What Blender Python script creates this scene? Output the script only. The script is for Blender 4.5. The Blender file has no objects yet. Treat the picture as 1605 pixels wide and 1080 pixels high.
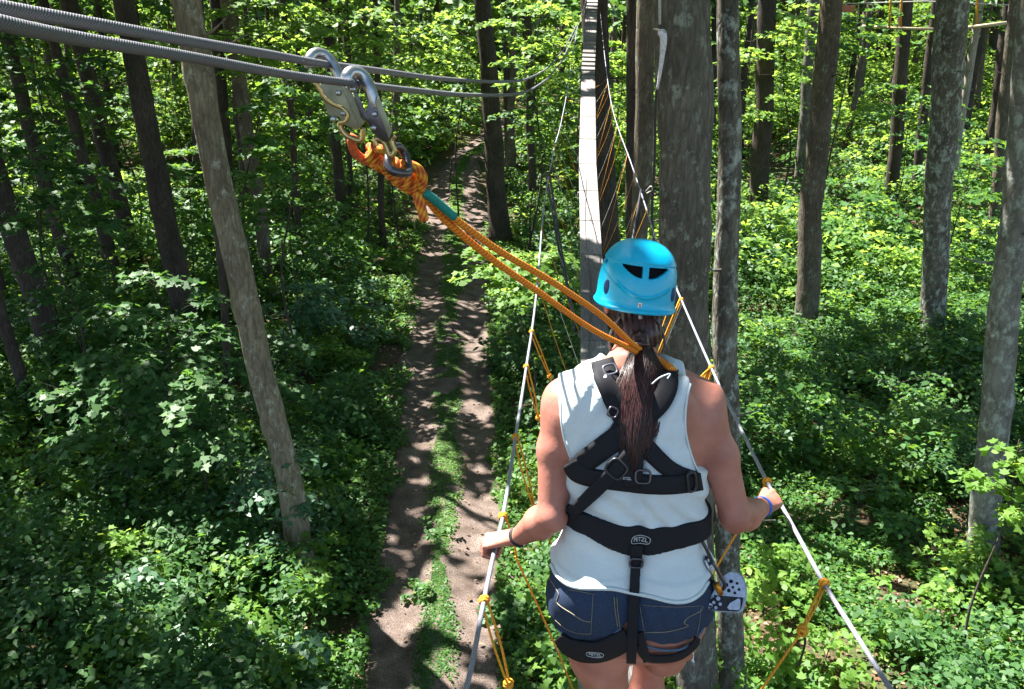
import bpy, bmesh, math, random
import numpy as np
from mathutils import Vector, Matrix, Euler
random.seed(7); RNG = np.random.default_rng(11)
SC = bpy.context.scene
COL = SC.collection
R = math.radians
# ------------------------------------------------------------------ camera, sky, sun, exposure
CAMH = 8.0; F = 1400.0; W0, H0 = 1605.0, 1080.0
cam_d = bpy.data.cameras.new('camera'); cam = bpy.data.objects.new('camera', cam_d); COL.objects.link(cam)
cam_d.sensor_width = 36; cam_d.lens = 36 * F / W0; cam_d.clip_start = 0.02; cam_d.clip_end = 600
CR = Matrix.Rotation(R(70), 3, 'X') @ Matrix.Rotation(R(2.0), 3, 'Z')
cam.matrix_world = Matrix.Translation((0, 0, CAMH)) @ CR.to_4x4()
SC.camera = cam
SUN = Vector((-0.42, 0.32, 0.85)).normalized()
world = bpy.data.worlds.new('World'); SC.world = world; world.use_nodes = True
wn = world.node_tree.nodes; sky = wn.new('ShaderNodeTexSky'); sky.sky_type = 'NISHITA'; sky.sun_disc = False
sky.sun_elevation = math.asin(SUN.z); sky.sun_rotation = math.atan2(SUN.x, SUN.y)
world.node_tree.links.new(sky.outputs[0], wn['Background'].inputs[0]); wn['Background'].inputs[1].default_value = 0.065
sd = bpy.data.lights.new('sun', 'SUN'); sd.energy = 5.0; sd.angle = R(0.53); sd.color = (1.0, 0.965, 0.90)
so = bpy.data.objects.new('sun', sd); COL.objects.link(so); so.rotation_euler = SUN.to_track_quat('Z', 'Y').to_euler(); so.location = (0, 0, 30)
SC.view_settings.view_transform = 'Standard'; SC.view_settings.look = 'None'
SC.view_settings.exposure = 2.5; SC.view_settings.gamma = 1.0
SC.render.engine = 'CYCLES'
cy = SC.cycles; cy.use_denoising = True; cy.max_bounces = 6; cy.diffuse_bounces = 3; cy.glossy_bounces = 2
cy.transmission_bounces = 4; cy.transparent_max_bounces = 8; cy.sample_clamp_indirect = 6; cy.use_adaptive_sampling = True
cy.adaptive_threshold = 0.02; cy.caustics_reflective = False; cy.caustics_refractive = False

# ------------------------------------------------------------------ projection helpers (photo pixel -> place in the world)
CRn = np.array(CR)
def ray(px, py):
    v = CR @ Vector(((px - W0 / 2) / F, -(py - H0 / 2) / F, -1.0)); return v.normalized()
def P(px, py, Y):
    v = ray(px, py); return Vector((v.x * Y / v.y, Y, CAMH + v.z * Y / v.y))
def depth(p):
    return -(CR.transposed() @ (Vector(p) - Vector((0, 0, CAMH)))).z
def ppm(p): return F / depth(p)                      # photo pixels per metre there
def smooth(a, b, x):
    t = np.clip((np.asarray(x, float) - a) / (b - a), 0, 1); return t * t * (3 - 2 * t)

# value noise
_lat = RNG.random((256, 256))
def vnoise(x, y, s=1.0, o=0):
    x = np.asarray(x, float) / s + 37.3 + o * 17.7; y = np.asarray(y, float) / s + 91.1 + o * 5.3
    xi = np.floor(x).astype(int); yi = np.floor(y).astype(int); fx = x - xi; fy = y - yi
    fx = fx * fx * (3 - 2 * fx); fy = fy * fy * (3 - 2 * fy)
    g = lambda i, j: _lat[(xi + i) & 255, (yi + j) & 255]
    return (g(0, 0) * (1 - fx) + g(1, 0) * fx) * (1 - fy) + (g(0, 1) * (1 - fx) + g(1, 1) * fx) * fy

# trail centre line and half width, from its edges on the flat ground
def G0(px, py):
    v = ray(px, py); t = -CAMH / v.z; return Vector((v.x * t, v.y * t, 0))
_tr = [((545, 1150), (800, 1150)), ((572, 1040), (792, 1040)), ((592, 900), (788, 900)), ((612, 750), (785, 750)),
       ((625, 620), (775, 620)), ((640, 500), (770, 500)), ((645, 420), (775, 420)), ((668, 340), (760, 340)),
       ((686, 290), (745, 290)), ((708, 262), (752, 262))]
_pts = [((G0(*a) + G0(*b)) / 2, abs(G0(*b).x - G0(*a).x) / 2) for a, b in _tr]
TY = np.array([p.y for p, w in _pts]); TX = np.array([p.x for p, w in _pts]); TW = np.array([w for p, w in _pts])
TY = np.append(TY, [68, 80, 110]); TX = np.append(TX, [TX[-1] + 3.5, TX[-1] + 12, TX[-1] + 40]); TW = np.append(TW, [1.2, 1.2, 1.2])
def trail_x(y): return np.interp(y, TY, TX)
def trail_w(y): return np.interp(y, TY, TW)
def hgt(x, y):
    x = np.asarray(x, float); y = np.asarray(y, float)
    d = np.abs(x - trail_x(y))
    off = smooth(1.8, 6, d)
    h = 3.0 * smooth(30, 110, y) + 1.8 * smooth(5, 30, x - trail_x(y)) * smooth(12, 60, y)
    h = h + off * ((vnoise(x, y, 7) - 0.5) * 0.7 + (vnoise(x, y, 2.3, 1) - 0.5) * 0.22) - 0.25 * smooth(3, 14, trail_x(y) - x)
    return h
def G(px, py):
    v = ray(px, py); t = 2.0; o = Vector((0, 0, CAMH))
    while t < 200:
        p = o + v * t
        if p.z <= float(hgt(p.x, p.y)): break
        t += 0.05
    p.z = float(hgt(p.x, p.y)); return p

# ------------------------------------------------------------------ object helpers
def tag(o, label=None, cat=None, group=None, kind=None):
    if label: o['label'] = label
    if cat: o['category'] = cat
    if group: o['group'] = group
    if kind: o['kind'] = kind
    return o
WL = {}
def attach(o, parent):
    o.parent = parent; o.matrix_parent_inverse = Matrix.Translation(-WL.get(parent.name, Vector((0, 0, 0))))
def part_empty(name, loc, parent):
    o = bpy.data.objects.new(name, None); COL.objects.link(o); o.location = loc; o.empty_display_size = 0.05
    WL[o.name] = Vector(loc); attach(o, parent); return o
def thing(name, label, cat, loc=(0, 0, 0), group=None):
    o = bpy.data.objects.new(name, None); COL.objects.link(o); o.location = loc; o.empty_display_size = 0.1; WL[o.name] = Vector(loc)
    return tag(o, label, cat, group)
def link(name, me, mat, parent=None, shade=True):
    o = bpy.data.objects.new(name, me); COL.objects.link(o)
    if mat is not None and not me.materials:
        for m in (mat if isinstance(mat, (list, tuple)) else [mat]): me.materials.append(m)
    if shade: me.shade_smooth()
    if parent is not None: attach(o, parent)
    return o
def fast_mesh(name, V, Fq, attrs=None, uv=None):
    me = bpy.data.meshes.new(name); V = np.ascontiguousarray(V, np.float32); Fq = np.ascontiguousarray(Fq, np.int32)
    n, k = Fq.shape
    me.vertices.add(len(V)); me.vertices.foreach_set('co', V.ravel())
    me.loops.add(n * k); me.loops.foreach_set('vertex_index', Fq.ravel())
    me.polygons.add(n); me.polygons.foreach_set('loop_start', np.arange(0, n * k, k, dtype=np.int32))
    try: me.polygons.foreach_set('loop_total', np.full(n, k, np.int32))
    except Exception: pass
    if attrs is not None:
        a = me.attributes.new('var', 'FLOAT', 'FACE'); a.data.foreach_set('value', np.ascontiguousarray(attrs, np.float32))
    if uv is not None:
        u = me.uv_layers.new(name='UVMap'); u.data.foreach_set('uv', np.ascontiguousarray(uv, np.float32).ravel())
    me.update(calc_edges=True); return me
def catmull(pts, n=8):
    pts = [Vector(p) for p in pts]
    if len(pts) < 3: return pts
    q = [2 * pts[0] - pts[1]] + pts + [2 * pts[-1] - pts[-2]]; out = []
    for i in range(1, len(q) - 2):
        for j in range(n):
            t = j / n; a, b, c, d = q[i - 1], q[i], q[i + 1], q[i + 2]
            out.append(0.5 * ((2 * b) + (c - a) * t + (2 * a - 5 * b + 4 * c - d) * t * t + (3 * b - a - 3 * c + d) * t ** 3))
    out.append(pts[-1]); return out
class MB:
    """collects tubes, boxes, prisms into one mesh with uvs"""
    def __init__(s): s.v = []; s.f = []; s.uv = []
    def tube(s, pts, rad, n=8, cap=True, helix=None, closed=False):
        pts = [Vector(p) for p in pts]; m = len(pts); rads = rad if isinstance(rad, (list, tuple, np.ndarray)) else [rad] * m
        b = len(s.v); L = 0; prev = None; Ls = []
        for i, p in enumerate(pts):
            if closed: t = (pts[(i + 1) % m] - pts[i - 1]).normalized()
            else: t = (pts[min(i + 1, m - 1)] - pts[max(i - 1, 0)]).normalized()
            if prev is None:
                nrm = t.orthogonal().normalized()
            else:
                nrm = (prev - t * prev.dot(t)); nrm = nrm.normalized() if nrm.length > 1e-6 else t.orthogonal().normalized()
            prev = nrm; bi = t.cross(nrm)
            if i: L += (p - pts[i - 1]).length
            Ls.append(L)
            for j in range(n):
                a = 2 * math.pi * j / n; r = rads[i]
                if helix: r *= 1 + helix[0] * abs(math.cos(helix[1] * 0.5 * (a - L * helix[2])))
                s.v.append(p + nrm * (r * math.cos(a)) + bi * (r * math.sin(a)))
        for i in range(m if closed else m - 1):
            i2 = (i + 1) % m; l1 = Ls[i + 1] if i + 1 < m else L + 0.01
            for j in range(n):
                j2 = (j + 1) % n
                s.f.append((b + i * n + j, b + i * n + j2, b + i2 * n + j2, b + i2 * n + j))
                s.uv += [(j / n, Ls[i]), ((j + 1) / n, Ls[i]), ((j + 1) / n, l1), (j / n, l1)]
        if cap and not closed:
            s.f.append(tuple(b + j for j in range(n))[::-1]); s.uv += [(0, 0)] * n
            s.f.append(tuple(b + (m - 1) * n + j for j in range(n))); s.uv += [(0, 0)] * n
        return s
    def poly(s, idx, verts):
        b = len(s.v); s.v += [Vector(v) for v in verts]
        for f in idx: s.f.append(tuple(b + i for i in f)); s.uv += [(verts[i][0], verts[i][2]) for i in f]
        return s
    def box(s, c, sx, sy, sz, M=None):
        vs = [Vector((x * sx / 2, y * sy / 2, z * sz / 2)) for x in (-1, 1) for y in (-1, 1) for z in (-1, 1)]
        if M: vs = [M @ v for v in vs]
        return s.poly([(0, 1, 3, 2), (4, 6, 7, 5), (0, 4, 5, 1), (2, 3, 7, 6), (0, 2, 6, 4), (1, 5, 7, 3)], [v + Vector(c) for v in vs])
    def prism(s, outline, nrm, th):
        """closed outline (world points) given a thickness along nrm"""
        nrm = Vector(nrm).normalized(); o = [Vector(p) for p in outline]; k = len(o)
        vs = [p - nrm * th / 2 for p in o] + [p + nrm * th / 2 for p in o]
        return s.poly([tuple(range(k))[::-1], tuple(range(k, 2 * k))] + [(i, (i + 1) % k, k + (i + 1) % k, k + i) for i in range(k)], vs)
    def build(s, name, mat, parent=None, shade=True, bevel=0):
        me = bpy.data.meshes.new(name); me.from_pydata([tuple(v) for v in s.v], [], s.f)
        u = me.uv_layers.new(name='UVMap')
        if len(s.uv) == len(me.loops): u.data.foreach_set('uv', np.array(s.uv, np.float32).ravel())
        bm = bmesh.new(); bm.from_mesh(me); bmesh.ops.recalc_face_normals(bm, faces=bm.faces)
        if bevel: bmesh.ops.bevel(bm, geom=[e for e in bm.edges if len(e.link_faces) == 2 and e.calc_face_angle() > 0.6], offset=bevel, segments=2, affect='EDGES', profile=0.6)
        bm.to_mesh(me); bm.free()
        o = link(name, me, mat, parent, shade)
        if bevel: me.set_sharp_from_angle(angle=R(40))
        return o

# ------------------------------------------------------------------ materials
def mat(name, rough=0.6, spec=0.4, metal=0.0):
    m = bpy.data.materials.new(name); m.use_nodes = True; nt = m.node_tree; b = nt.nodes['Principled BSDF']
    b.inputs['Roughness'].default_value = rough; b.inputs['Specular IOR Level'].default_value = spec; b.inputs['Metallic'].default_value = metal
    return m, nt, b
def nd(nt, t, **k):
    n = nt.nodes.new(t)
    for a, v in k.items(): setattr(n, a, v)
    return n
def ramp(nt, fac, stops):
    r = nd(nt, 'ShaderNodeValToRGB'); e = r.color_ramp.elements
    while len(e) < len(stops): e.new(0.5)
    for x, (p, c) in zip(e, stops): x.position = p; x.color = (*c, 1)
    nt.links.new(fac, r.inputs[0]); return r.outputs[0]
def noise(nt, scale, detail=4, vec=None, rough=0.6, kind='ShaderNodeTexNoise'):
    n = nd(nt, kind); n.inputs['Scale'].default_value = scale
    if 'Detail' in n.inputs: n.inputs['Detail'].default_value = detail
    if vec is not None: nt.links.new(vec, n.inputs['Vector'])
    return n
def coord(nt, which='Object', scale=(1, 1, 1)):
    t = nd(nt, 'ShaderNodeTexCoord'); mp = nd(nt, 'ShaderNodeMapping'); mp.inputs['Scale'].default_value = scale
    nt.links.new(t.outputs[which], mp.inputs[0]); return mp.outputs[0]
def bump(nt, b, h, strength=0.5, dist=0.02):
    n = nd(nt, 'ShaderNodeBump'); n.inputs['Strength'].default_value = strength; n.inputs['Distance'].default_value = dist
    nt.links.new(h, n.inputs['Height']); nt.links.new(n.outputs[0], b.inputs['Normal']); return n
def mixc(nt, f, a, b, mode='MIX'):
    n = nd(nt, 'ShaderNodeMix', data_type='RGBA', blend_type=mode)
    for s, v in ((n.inputs[0], f), (n.inputs[6], a), (n.inputs[7], b)):
        if isinstance(v, (int, float)): s.default_value = v
        elif isinstance(v, tuple): s.default_value = (*v, 1)
        else: nt.links.new(v, s)
    return n.outputs[2]
def simple(name, col, rough=0.6, spec=0.4, metal=0.0, var=0.25, scale=60, bmp=0.0, bd=0.002):
    m, nt, b = mat(name, rough, spec, metal); n = noise(nt, scale, 4, coord(nt))
    lo = tuple(c * (1 - var) for c in col); hi = tuple(min(1, c * (1 + var)) for c in col)
    nt.links.new(ramp(nt, n.outputs[0], [(0.3, lo), (0.7, hi)]), b.inputs['Base Color'])
    if bmp: bump(nt, b, n.outputs[0], bmp, bd)
    return m
def leaf_mat(name, stops, trans=0.4, tcol=(0.30, 0.50, 0.03), rough=0.55, spec=0.32):
    m, nt, b = mat(name, rough, spec); a = nd(nt, 'ShaderNodeAttribute'); a.attribute_name = 'var'
    c = ramp(nt, a.outputs['Fac'], stops); nt.links.new(c, b.inputs['Base Color'])
    tr = nd(nt, 'ShaderNodeBsdfTranslucent'); tc = mixc(nt, 0.55, c, tcol); nt.links.new(tc, tr.inputs[0])
    mx = nd(nt, 'ShaderNodeMixShader'); mx.inputs[0].default_value = trans
    nt.links.new(b.outputs[0], mx.inputs[1]); nt.links.new(tr.outputs[0], mx.inputs[2])
    nt.links.new(mx.outputs[0], nt.nodes['Material Output'].inputs[0]); return m
LF = {
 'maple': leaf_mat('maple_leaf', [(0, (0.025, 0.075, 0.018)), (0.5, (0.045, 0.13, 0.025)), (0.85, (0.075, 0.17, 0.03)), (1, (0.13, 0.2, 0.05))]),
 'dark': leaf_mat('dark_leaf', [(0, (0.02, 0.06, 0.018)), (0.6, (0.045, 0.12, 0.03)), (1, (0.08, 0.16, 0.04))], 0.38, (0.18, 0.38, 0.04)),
 'bright': leaf_mat('sunlit_leaf', [(0, (0.075, 0.16, 0.025)), (0.6, (0.12, 0.24, 0.04)), (1, (0.19, 0.30, 0.06))], 0.54, (0.48, 0.67, 0.08)),  # sunlit look put into the leaf colour: lighter, yellower green
 'canopy': leaf_mat('canopy_leaf', [(0, (0.04, 0.10, 0.02)), (1, (0.07, 0.15, 0.03))], 0.3, (0.18, 0.34, 0.05)),
 'grey': leaf_mat('grey_green_leaf', [(0, (0.03, 0.085, 0.04)), (0.6, (0.055, 0.135, 0.06)), (1, (0.10, 0.19, 0.09))], 0.3, (0.2, 0.4, 0.1), 0.46, 0.5),
}
def bark(name, dark, light, lichen=None, amt=0.5, zs=0.22, scale=26):
    m, nt, b = mat(name, 0.9, 0.15); v = coord(nt, 'Object', (1, 1, zs)); n = noise(nt, scale, 8, v); n.inputs['Roughness'].default_value = 0.7
    w = noise(nt, scale * 0.55, 2, v, kind='ShaderNodeTexVoronoi'); w.feature = 'DISTANCE_TO_EDGE'
    c = ramp(nt, n.outputs[0], [(0.3, dark), (0.72, light)])
    big = noise(nt, 2.2, 5, coord(nt, 'Object', (1, 1, 0.6)))
    c = mixc(nt, ramp(nt, big.outputs[0], [(0.35, (0, 0, 0)), (0.7, (0.6, 0.6, 0.6))]), c, tuple(x * 0.55 for x in dark))
    if lichen:
        l = noise(nt, 7, 9, coord(nt, 'Object', (1, 1, 0.7))); l.inputs['Roughness'].default_value = 0.75
        c = mixc(nt, ramp(nt, l.outputs[0], [(0.62 - amt * 0.2, (0, 0, 0)), (0.70 - amt * 0.2, (1, 1, 1))]), c, lichen)
    ck = ramp(nt, w.outputs[0], [(0, (.4,) * 3), (0.08, (0,) * 3)]); c = mixc(nt, ck, c, tuple(x * .5 for x in dark)); nt.links.new(c, b.inputs['Base Color'])
    crack = nd(nt, 'ShaderNodeMath', operation='MULTIPLY'); nt.links.new(ramp(nt, w.outputs[0], [(0, (0, 0, 0)), (0.12, (1, 1, 1))]), crack.inputs[0]); nt.links.new(n.outputs[0], crack.inputs[1])
    bump(nt, b, crack.outputs[0], 0.6, 0.02); return m
BK = {
 'grey': bark('grey_bark', (0.075, 0.065, 0.052), (0.21, 0.19, 0.16), (0.26, 0.28, 0.23), 0.4),
 'brown': bark('brown_bark', (0.07, 0.055, 0.042), (0.22, 0.18, 0.14), (0.22, 0.25, 0.20), 0.3),
 'dark': bark('dark_bark', (0.035, 0.028, 0.024), (0.12, 0.095, 0.08)),
 'lichen': bark('lichen_bark', (0.07, 0.062, 0.05), (0.24, 0.22, 0.18), (0.33, 0.36, 0.32), 0.55, 0.35, 18),
 'smooth': bark('smooth_grey_bark', (0.12, 0.11, 0.095), (0.26, 0.25, 0.22), (0.30, 0.33, 0.29), 0.6, 0.5, 9),
 'tan': bark('light_tan_bark', (0.12, 0.095, 0.065), (0.36, 0.30, 0.22), (0.33, 0.34, 0.27), 0.35),
 'pale': bark('pale_bark', (0.2, 0.17, 0.14), (0.48, 0.43, 0.37)),
}
def ground_mat():
    m, nt, b = mat('forest_floor', 0.95, 0.1); v = coord(nt)
    n = noise(nt, 1.3, 8, v); n2 = noise(nt, 22, 6, v); vo = noise(nt, 28, 2, v, kind='ShaderNodeTexVoronoi')
    c = ramp(nt, n2.outputs[0], [(0.3, (0.028, 0.02, 0.013)), (0.7, (0.13, 0.085, 0.055))])
    c = mixc(nt, ramp(nt, vo.outputs['Distance'], [(0.0, (0.5,) * 3), (0.5, (0,) * 3)]), c, (0.2, 0.13, 0.085))
    c = mixc(nt, ramp(nt, n.outputs[0], [(0.42, (0,) * 3), (0.62, (0.75,) * 3)]), c, (0.03, 0.06, 0.016))
    nt.links.new(c, b.inputs['Base Color']); bump(nt, b, n2.outputs[0], 0.8, 0.04); return m
def trail_mat():
    m, nt, b = mat('trail_dirt', 0.95, 0.1); v = coord(nt)
    n = noise(nt, 3, 8, v); n2 = noise(nt, 60, 6, v); vo = noise(nt, 26, 2, v, kind='ShaderNodeTexVoronoi')
    c = ramp(nt, n.outputs[0], [(0.3, (0.075, 0.055, 0.045)), (0.72, (0.21, 0.165, 0.145))])
    c = mixc(nt, ramp(nt, n2.outputs[0], [(0.42, (0.0,) * 3), (0.62, (0.85,) * 3)]), c, (0.05, 0.036, 0.028))
    c = mixc(nt, ramp(nt, vo.outputs['Distance'], [(0.06, (0.9,) * 3), (0.2, (0,) * 3)]), c, (0.40, 0.33, 0.28))
    nt.links.new(c, b.inputs['Base Color']); bump(nt, b, n2.outputs[0], 0.7, 0.02); return m

# ------------------------------------------------------------------ ground and trail
xs = np.concatenate([np.linspace(-80, -16, 50), np.arange(-15.7, 20, 0.3), np.linspace(20.5, 90, 60)])
ys = np.concatenate([np.arange(-12, 45, 0.35), np.linspace(45.5, 150, 110)])
XX, YY = np.meshgrid(xs, ys); ZZ = hgt(XX, YY)
nx, ny = len(xs), len(ys); idx = np.arange(nx * ny).reshape(ny, nx)
q = np.stack([idx[:-1, :-1], idx[:-1, 1:], idx[1:, 1:], idx[1:, :-1]], -1).reshape(-1, 4)
tag(link('ground', fast_mesh('ground', np.stack([XX, YY, ZZ], -1).reshape(-1, 3), q), ground_mat()), kind='structure')
ys2 = np.arange(4, 100, 0.3); us = np.linspace(-1, 1, 17)
U, Y2 = np.meshgrid(us, ys2); wob = 1 + 0.25 * (vnoise(U * 0 + np.sign(U), Y2, 1.1, 5) - 0.5)
X2 = trail_x(Y2) + U * (trail_w(Y2) + 0.15) * wob
rut = -0.05 * np.exp(-((np.abs(U) - 0.5) / 0.2) ** 2) + 0.05 * np.exp(-(U / 0.2) ** 2)
Z2 = hgt(X2, Y2) + 0.085 + rut * (1 - U ** 8) + 0.012 * (vnoise(X2, Y2, 0.5, 3) - 0.5) - 0.10 * np.abs(U) ** 10
idx = np.arange(U.size).reshape(U.shape); q = np.stack([idx[:-1, :-1], idx[:-1, 1:], idx[1:, 1:], idx[1:, :-1]], -1).reshape(-1, 4)
tag(link('trail', fast_mesh('trail', np.stack([X2, Y2, Z2], -1).reshape(-1, 3), q), trail_mat()), kind='structure')

# ------------------------------------------------------------------ leaves
def unit(v): return v / np.maximum(np.linalg.norm(v, axis=-1, keepdims=True), 1e-9)
_MAPLE = np.array([(0, 0), (.22, .02), (.52, .12), (.36, .30), (.48, .62), (.20, .56), (0, 1.0), (-.20, .56), (-.48, .62), (-.36, .30), (-.52, .12), (-.22, .02)])
_OVAL = np.array([(0, 0), (.22, .22), (.30, .5), (.16, .8), (0, 1.05), (-.16, .8), (-.30, .5), (-.22, .22)])
def leaves(name, C, N, size, var, shape='quad'):
    """C centres, N normals, size per leaf -> one mesh of folded leaf blades"""
    n = len(C); C = np.asarray(C); N = unit(np.asarray(N)); a = RNG.random(n) * 2 * np.pi
    ref = np.where(np.abs(N[:, 2:3]) > 0.9, np.array([[1., 0, 0]]), np.array([[0., 0, 1]]))
    T = unit(np.cross(N, ref)); B = np.cross(N, T); d = T * np.cos(a)[:, None] + B * np.sin(a)[:, None]; e = np.cross(N, d)
    s = np.asarray(size)[:, None] if np.ndim(size) else np.full((n, 1), size)
    if shape == 'quad':
        V = np.stack([C - d * s * .55, C + e * s * .36 + N * s * .1 - d * s * .05, C + d * s * .55 - N * s * .12, C - e * s * .36 + N * s * .1 - d * s * .05], 1)
        return fast_mesh(name, V.reshape(-1, 3), np.arange(n * 4).reshape(n, 4), var)
    O = _MAPLE if shape == 'maple' else _OVAL; k = len(O)
    V = C[:, None] + e[:, None] * (O[:, 0] * s)[..., None] + d[:, None] * ((O[:, 1] - .45) * s)[..., None] \
        + N[:, None] * ((np.abs(O[:, 0]) * .25 - (O[:, 1] - .4) ** 2 * .35) * s)[..., None]
    return fast_mesh(name, V.reshape(-1, 3), np.arange(n * k).reshape(n, k), var)
def spray_pts(c, r, n, tilt=None, thick=0.05, jit=0.42, size=0.1):
    """a flat, slightly drooping layer of leaves round c"""
    a = RNG.random(n) * 2 * np.pi; rr = np.sqrt(RNG.random(n)) * r * (0.72 + 0.28 * np.sin(a * 3 + RNG.random() * 6)) ; x = rr * np.cos(a); y = rr * np.sin(a)
    tx, ty = tilt if tilt is not None else RNG.normal(0, 0.16, 2)
    z = tx * x + ty * y - 0.25 * rr ** 2 / max(r, .01) + RNG.normal(0, thick, n)
    Pn = np.stack([c[0] + x, c[1] + y, c[2] + z], -1)
    Nn = np.stack([-tx + 0.4 * x / max(r, .01) + RNG.normal(0, jit, n), -ty + 0.4 * y / max(r, .01) + RNG.normal(0, jit, n), np.ones(n)], -1)
    return Pn, Nn, size * (0.65 + 0.7 * RNG.random(n)), np.clip(RNG.normal(0.45, 0.2, n) + RNG.normal(0, .12), 0, 1)
def join(L): return [np.concatenate(x) for x in zip(*L)]

# ------------------------------------------------------------------ trees
# base pixel, width there, upper pixel, width there, bark, label
TREES = [
 (478, 912, 37, 290, 0, 45, 'tan', 'light brown leaning trunk left of the trail, largest in the left foreground'),
 (1092, 1150, 60, 1068, 0, 90, 'grey', 'thickest grey-brown tree trunk, right behind the helmet and shoulder of the climber'),
 (1145, 1120, 40, 1140, 0, 34, 'lichen', 'slim lichen-spotted tree trunk with a sunlit left edge just right of the thickest trunk'),
 (1537, 905, 44, 1622, 0, 46, 'smooth', 'smooth grey tree trunk leaning right at the right edge of the picture'),
 (1258, 545, 36, 1302, 0, 34, 'brown', 'straight dark brown tree trunk leaning right between the slim lichen trunk and the right edge'),
 (1458, 560, 34, 1492, 0, 48, 'lichen', 'mottled grey trunk with rough lichen standing right of the forest clearing'),
 (1188, 372, 30, 1203, 0, 28, 'dark', 'dark crooked trunk standing just behind and right of the slim lichen trunk'),
 (1392, 360, 20, 1421, 0, 21, 'dark', 'slender dark trunk in the sunny clearing at right, leaning right'),
 (1343, 190, 14, 1362, 0, 16, 'brown', 'thin brown trunk at the back of the sunny clearing'),
 (1371, 140, 9, 1382, 0, 10, 'dark', 'very thin dark trunk under the hanging wooden beam'),
 (1250, 300, 14, 1276, 0, 18, 'grey', 'thin greenish grey trunk close left of the straight dark brown one'),
 (1232, 185, 11, 1228, 0, 11, 'dark', 'thin straight dark trunk in front of the light foliage behind the crooked trunk'),
 (1206, 165, 8, 1215, 0, 8, 'dark', 'very thin dark stem touching the right side of the crooked trunk'),
 (1485, 330, 13, 1536, 0, 12, 'pale', 'thin pale sunlit stem leaning right behind the mottled grey trunk'),
 (1520, 140, 16, 1533, 0, 18, 'dark', 'dark far trunk right of the thin pale leaning stem'),
 (1552, 150, 15, 1560, 0, 16, 'dark', 'dark far trunk near the upper right corner below the rope beam'),
 (1552, 390, 17, 1592, 0, 20, 'brown', 'reddish brown trunk leaning right, left neighbour of the smooth grey trunk'),
 (1540, 300, 14, 1583, 0, 18, 'dark', 'shaded dark trunk touching the reddish brown leaning trunk'),
 (1430, 330, 13, 1468, 0, 15, 'dark', 'dark trunk hidden half behind the left side of the mottled grey trunk'),
 (786, 382, 32, 756, 0, 26, 'dark', 'dark brown trunk standing right beside the bend of the trail'),
 (838, 338, 12, 824, 0, 16, 'dark', 'slim dark trunk between the trail tree and the walkway'),
 (800, 300, 11, 788, 0, 9, 'dark', 'thin dark trunk partly hidden behind the trail tree'),
 (964, 560, 36, 930, 0, 42, 'dark', 'broad dark trunk directly behind the far end of the plank walkway'),
 (984, 720, 15, 991, 0, 15, 'dark', 'narrow dark trunk left of the pair beside the thickest trunk'),
 (1002, 760, 28, 1012, 0, 29, 'brown', 'medium brown trunk immediately left of the thickest trunk'),
 (300, 542, 38, 192, 0, 31, 'dark', 'broad dark shaded trunk just left of the light leaning tree'),
 (222, 450, 24, 118, 40, 26, 'dark', 'dark leaning trunk in the left forest crossing below the cables'),
 (190, 470, 22, 78, 40, 15, 'dark', 'dark crooked trunk leaning left of another dark trunk in the left forest'),
 (95, 592, 34, 8, 320, 36, 'dark', 'dark trunk near the left edge leaning over the brown leaf litter'),
 (126, 470, 20, 60, 240, 20, 'dark', 'dim shaded trunk behind the left edge leaning trunk'),
 (190, 300, 10, 165, 100, 9, 'dark', 'thin dark stem between two leaning dark trunks in the left forest'),
 (60, 680, 20, 0, 470, 18, 'dark', 'thin dark trunk growing out of the brown leaf patch at far left'),
 (372, 470, 16, 338, 0, 20, 'dark', 'dark trunk just right of the light leaning tree'),
 (385, 360, 12, 364, 0, 15, 'dark', 'thin dark trunk behind the right side of the leaning tree'),
 (425, 472, 20, 375, 130, 22, 'brown', 'shaded brown trunk in the foliage right of the leaning tree'),
 (472, 420, 10, 450, 100, 10, 'dark', 'thin dark stem below the snap hooks left side'),
 (538, 368, 16, 522, 150, 16, 'dark', 'dark trunk standing below the two snap hooks'),
 (552, 350, 9, 546, 180, 8, 'dark', 'thin trunk close beside the dark trunk below the snap hooks'),
 (600, 392, 11, 588, 0, 9, 'dark', 'thin dark stem rising left of the trail behind the rope knot'),
 (632, 215, 18, 622, 40, 18, 'dark', 'far dark trunk at the left side of the trail bend'),
 (690, 205, 10, 684, 0, 10, 'dark', 'far thin trunk in the light foliage above the trail bend'),
 (362, 640, 12, 345, 420, 12, 'dark', 'thin dark stem behind the foot of the light leaning tree'),
 (24, 520, 14, -40, 330, 16, 'dark', 'dark trunk at the left picture edge behind the others'),
 (1118, 250, 9, 1120, 0, 10, 'dark', 'thin dark trunk squeezed between the thickest trunk and the slim lichen trunk'),
]
TRUNKS = []
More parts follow.
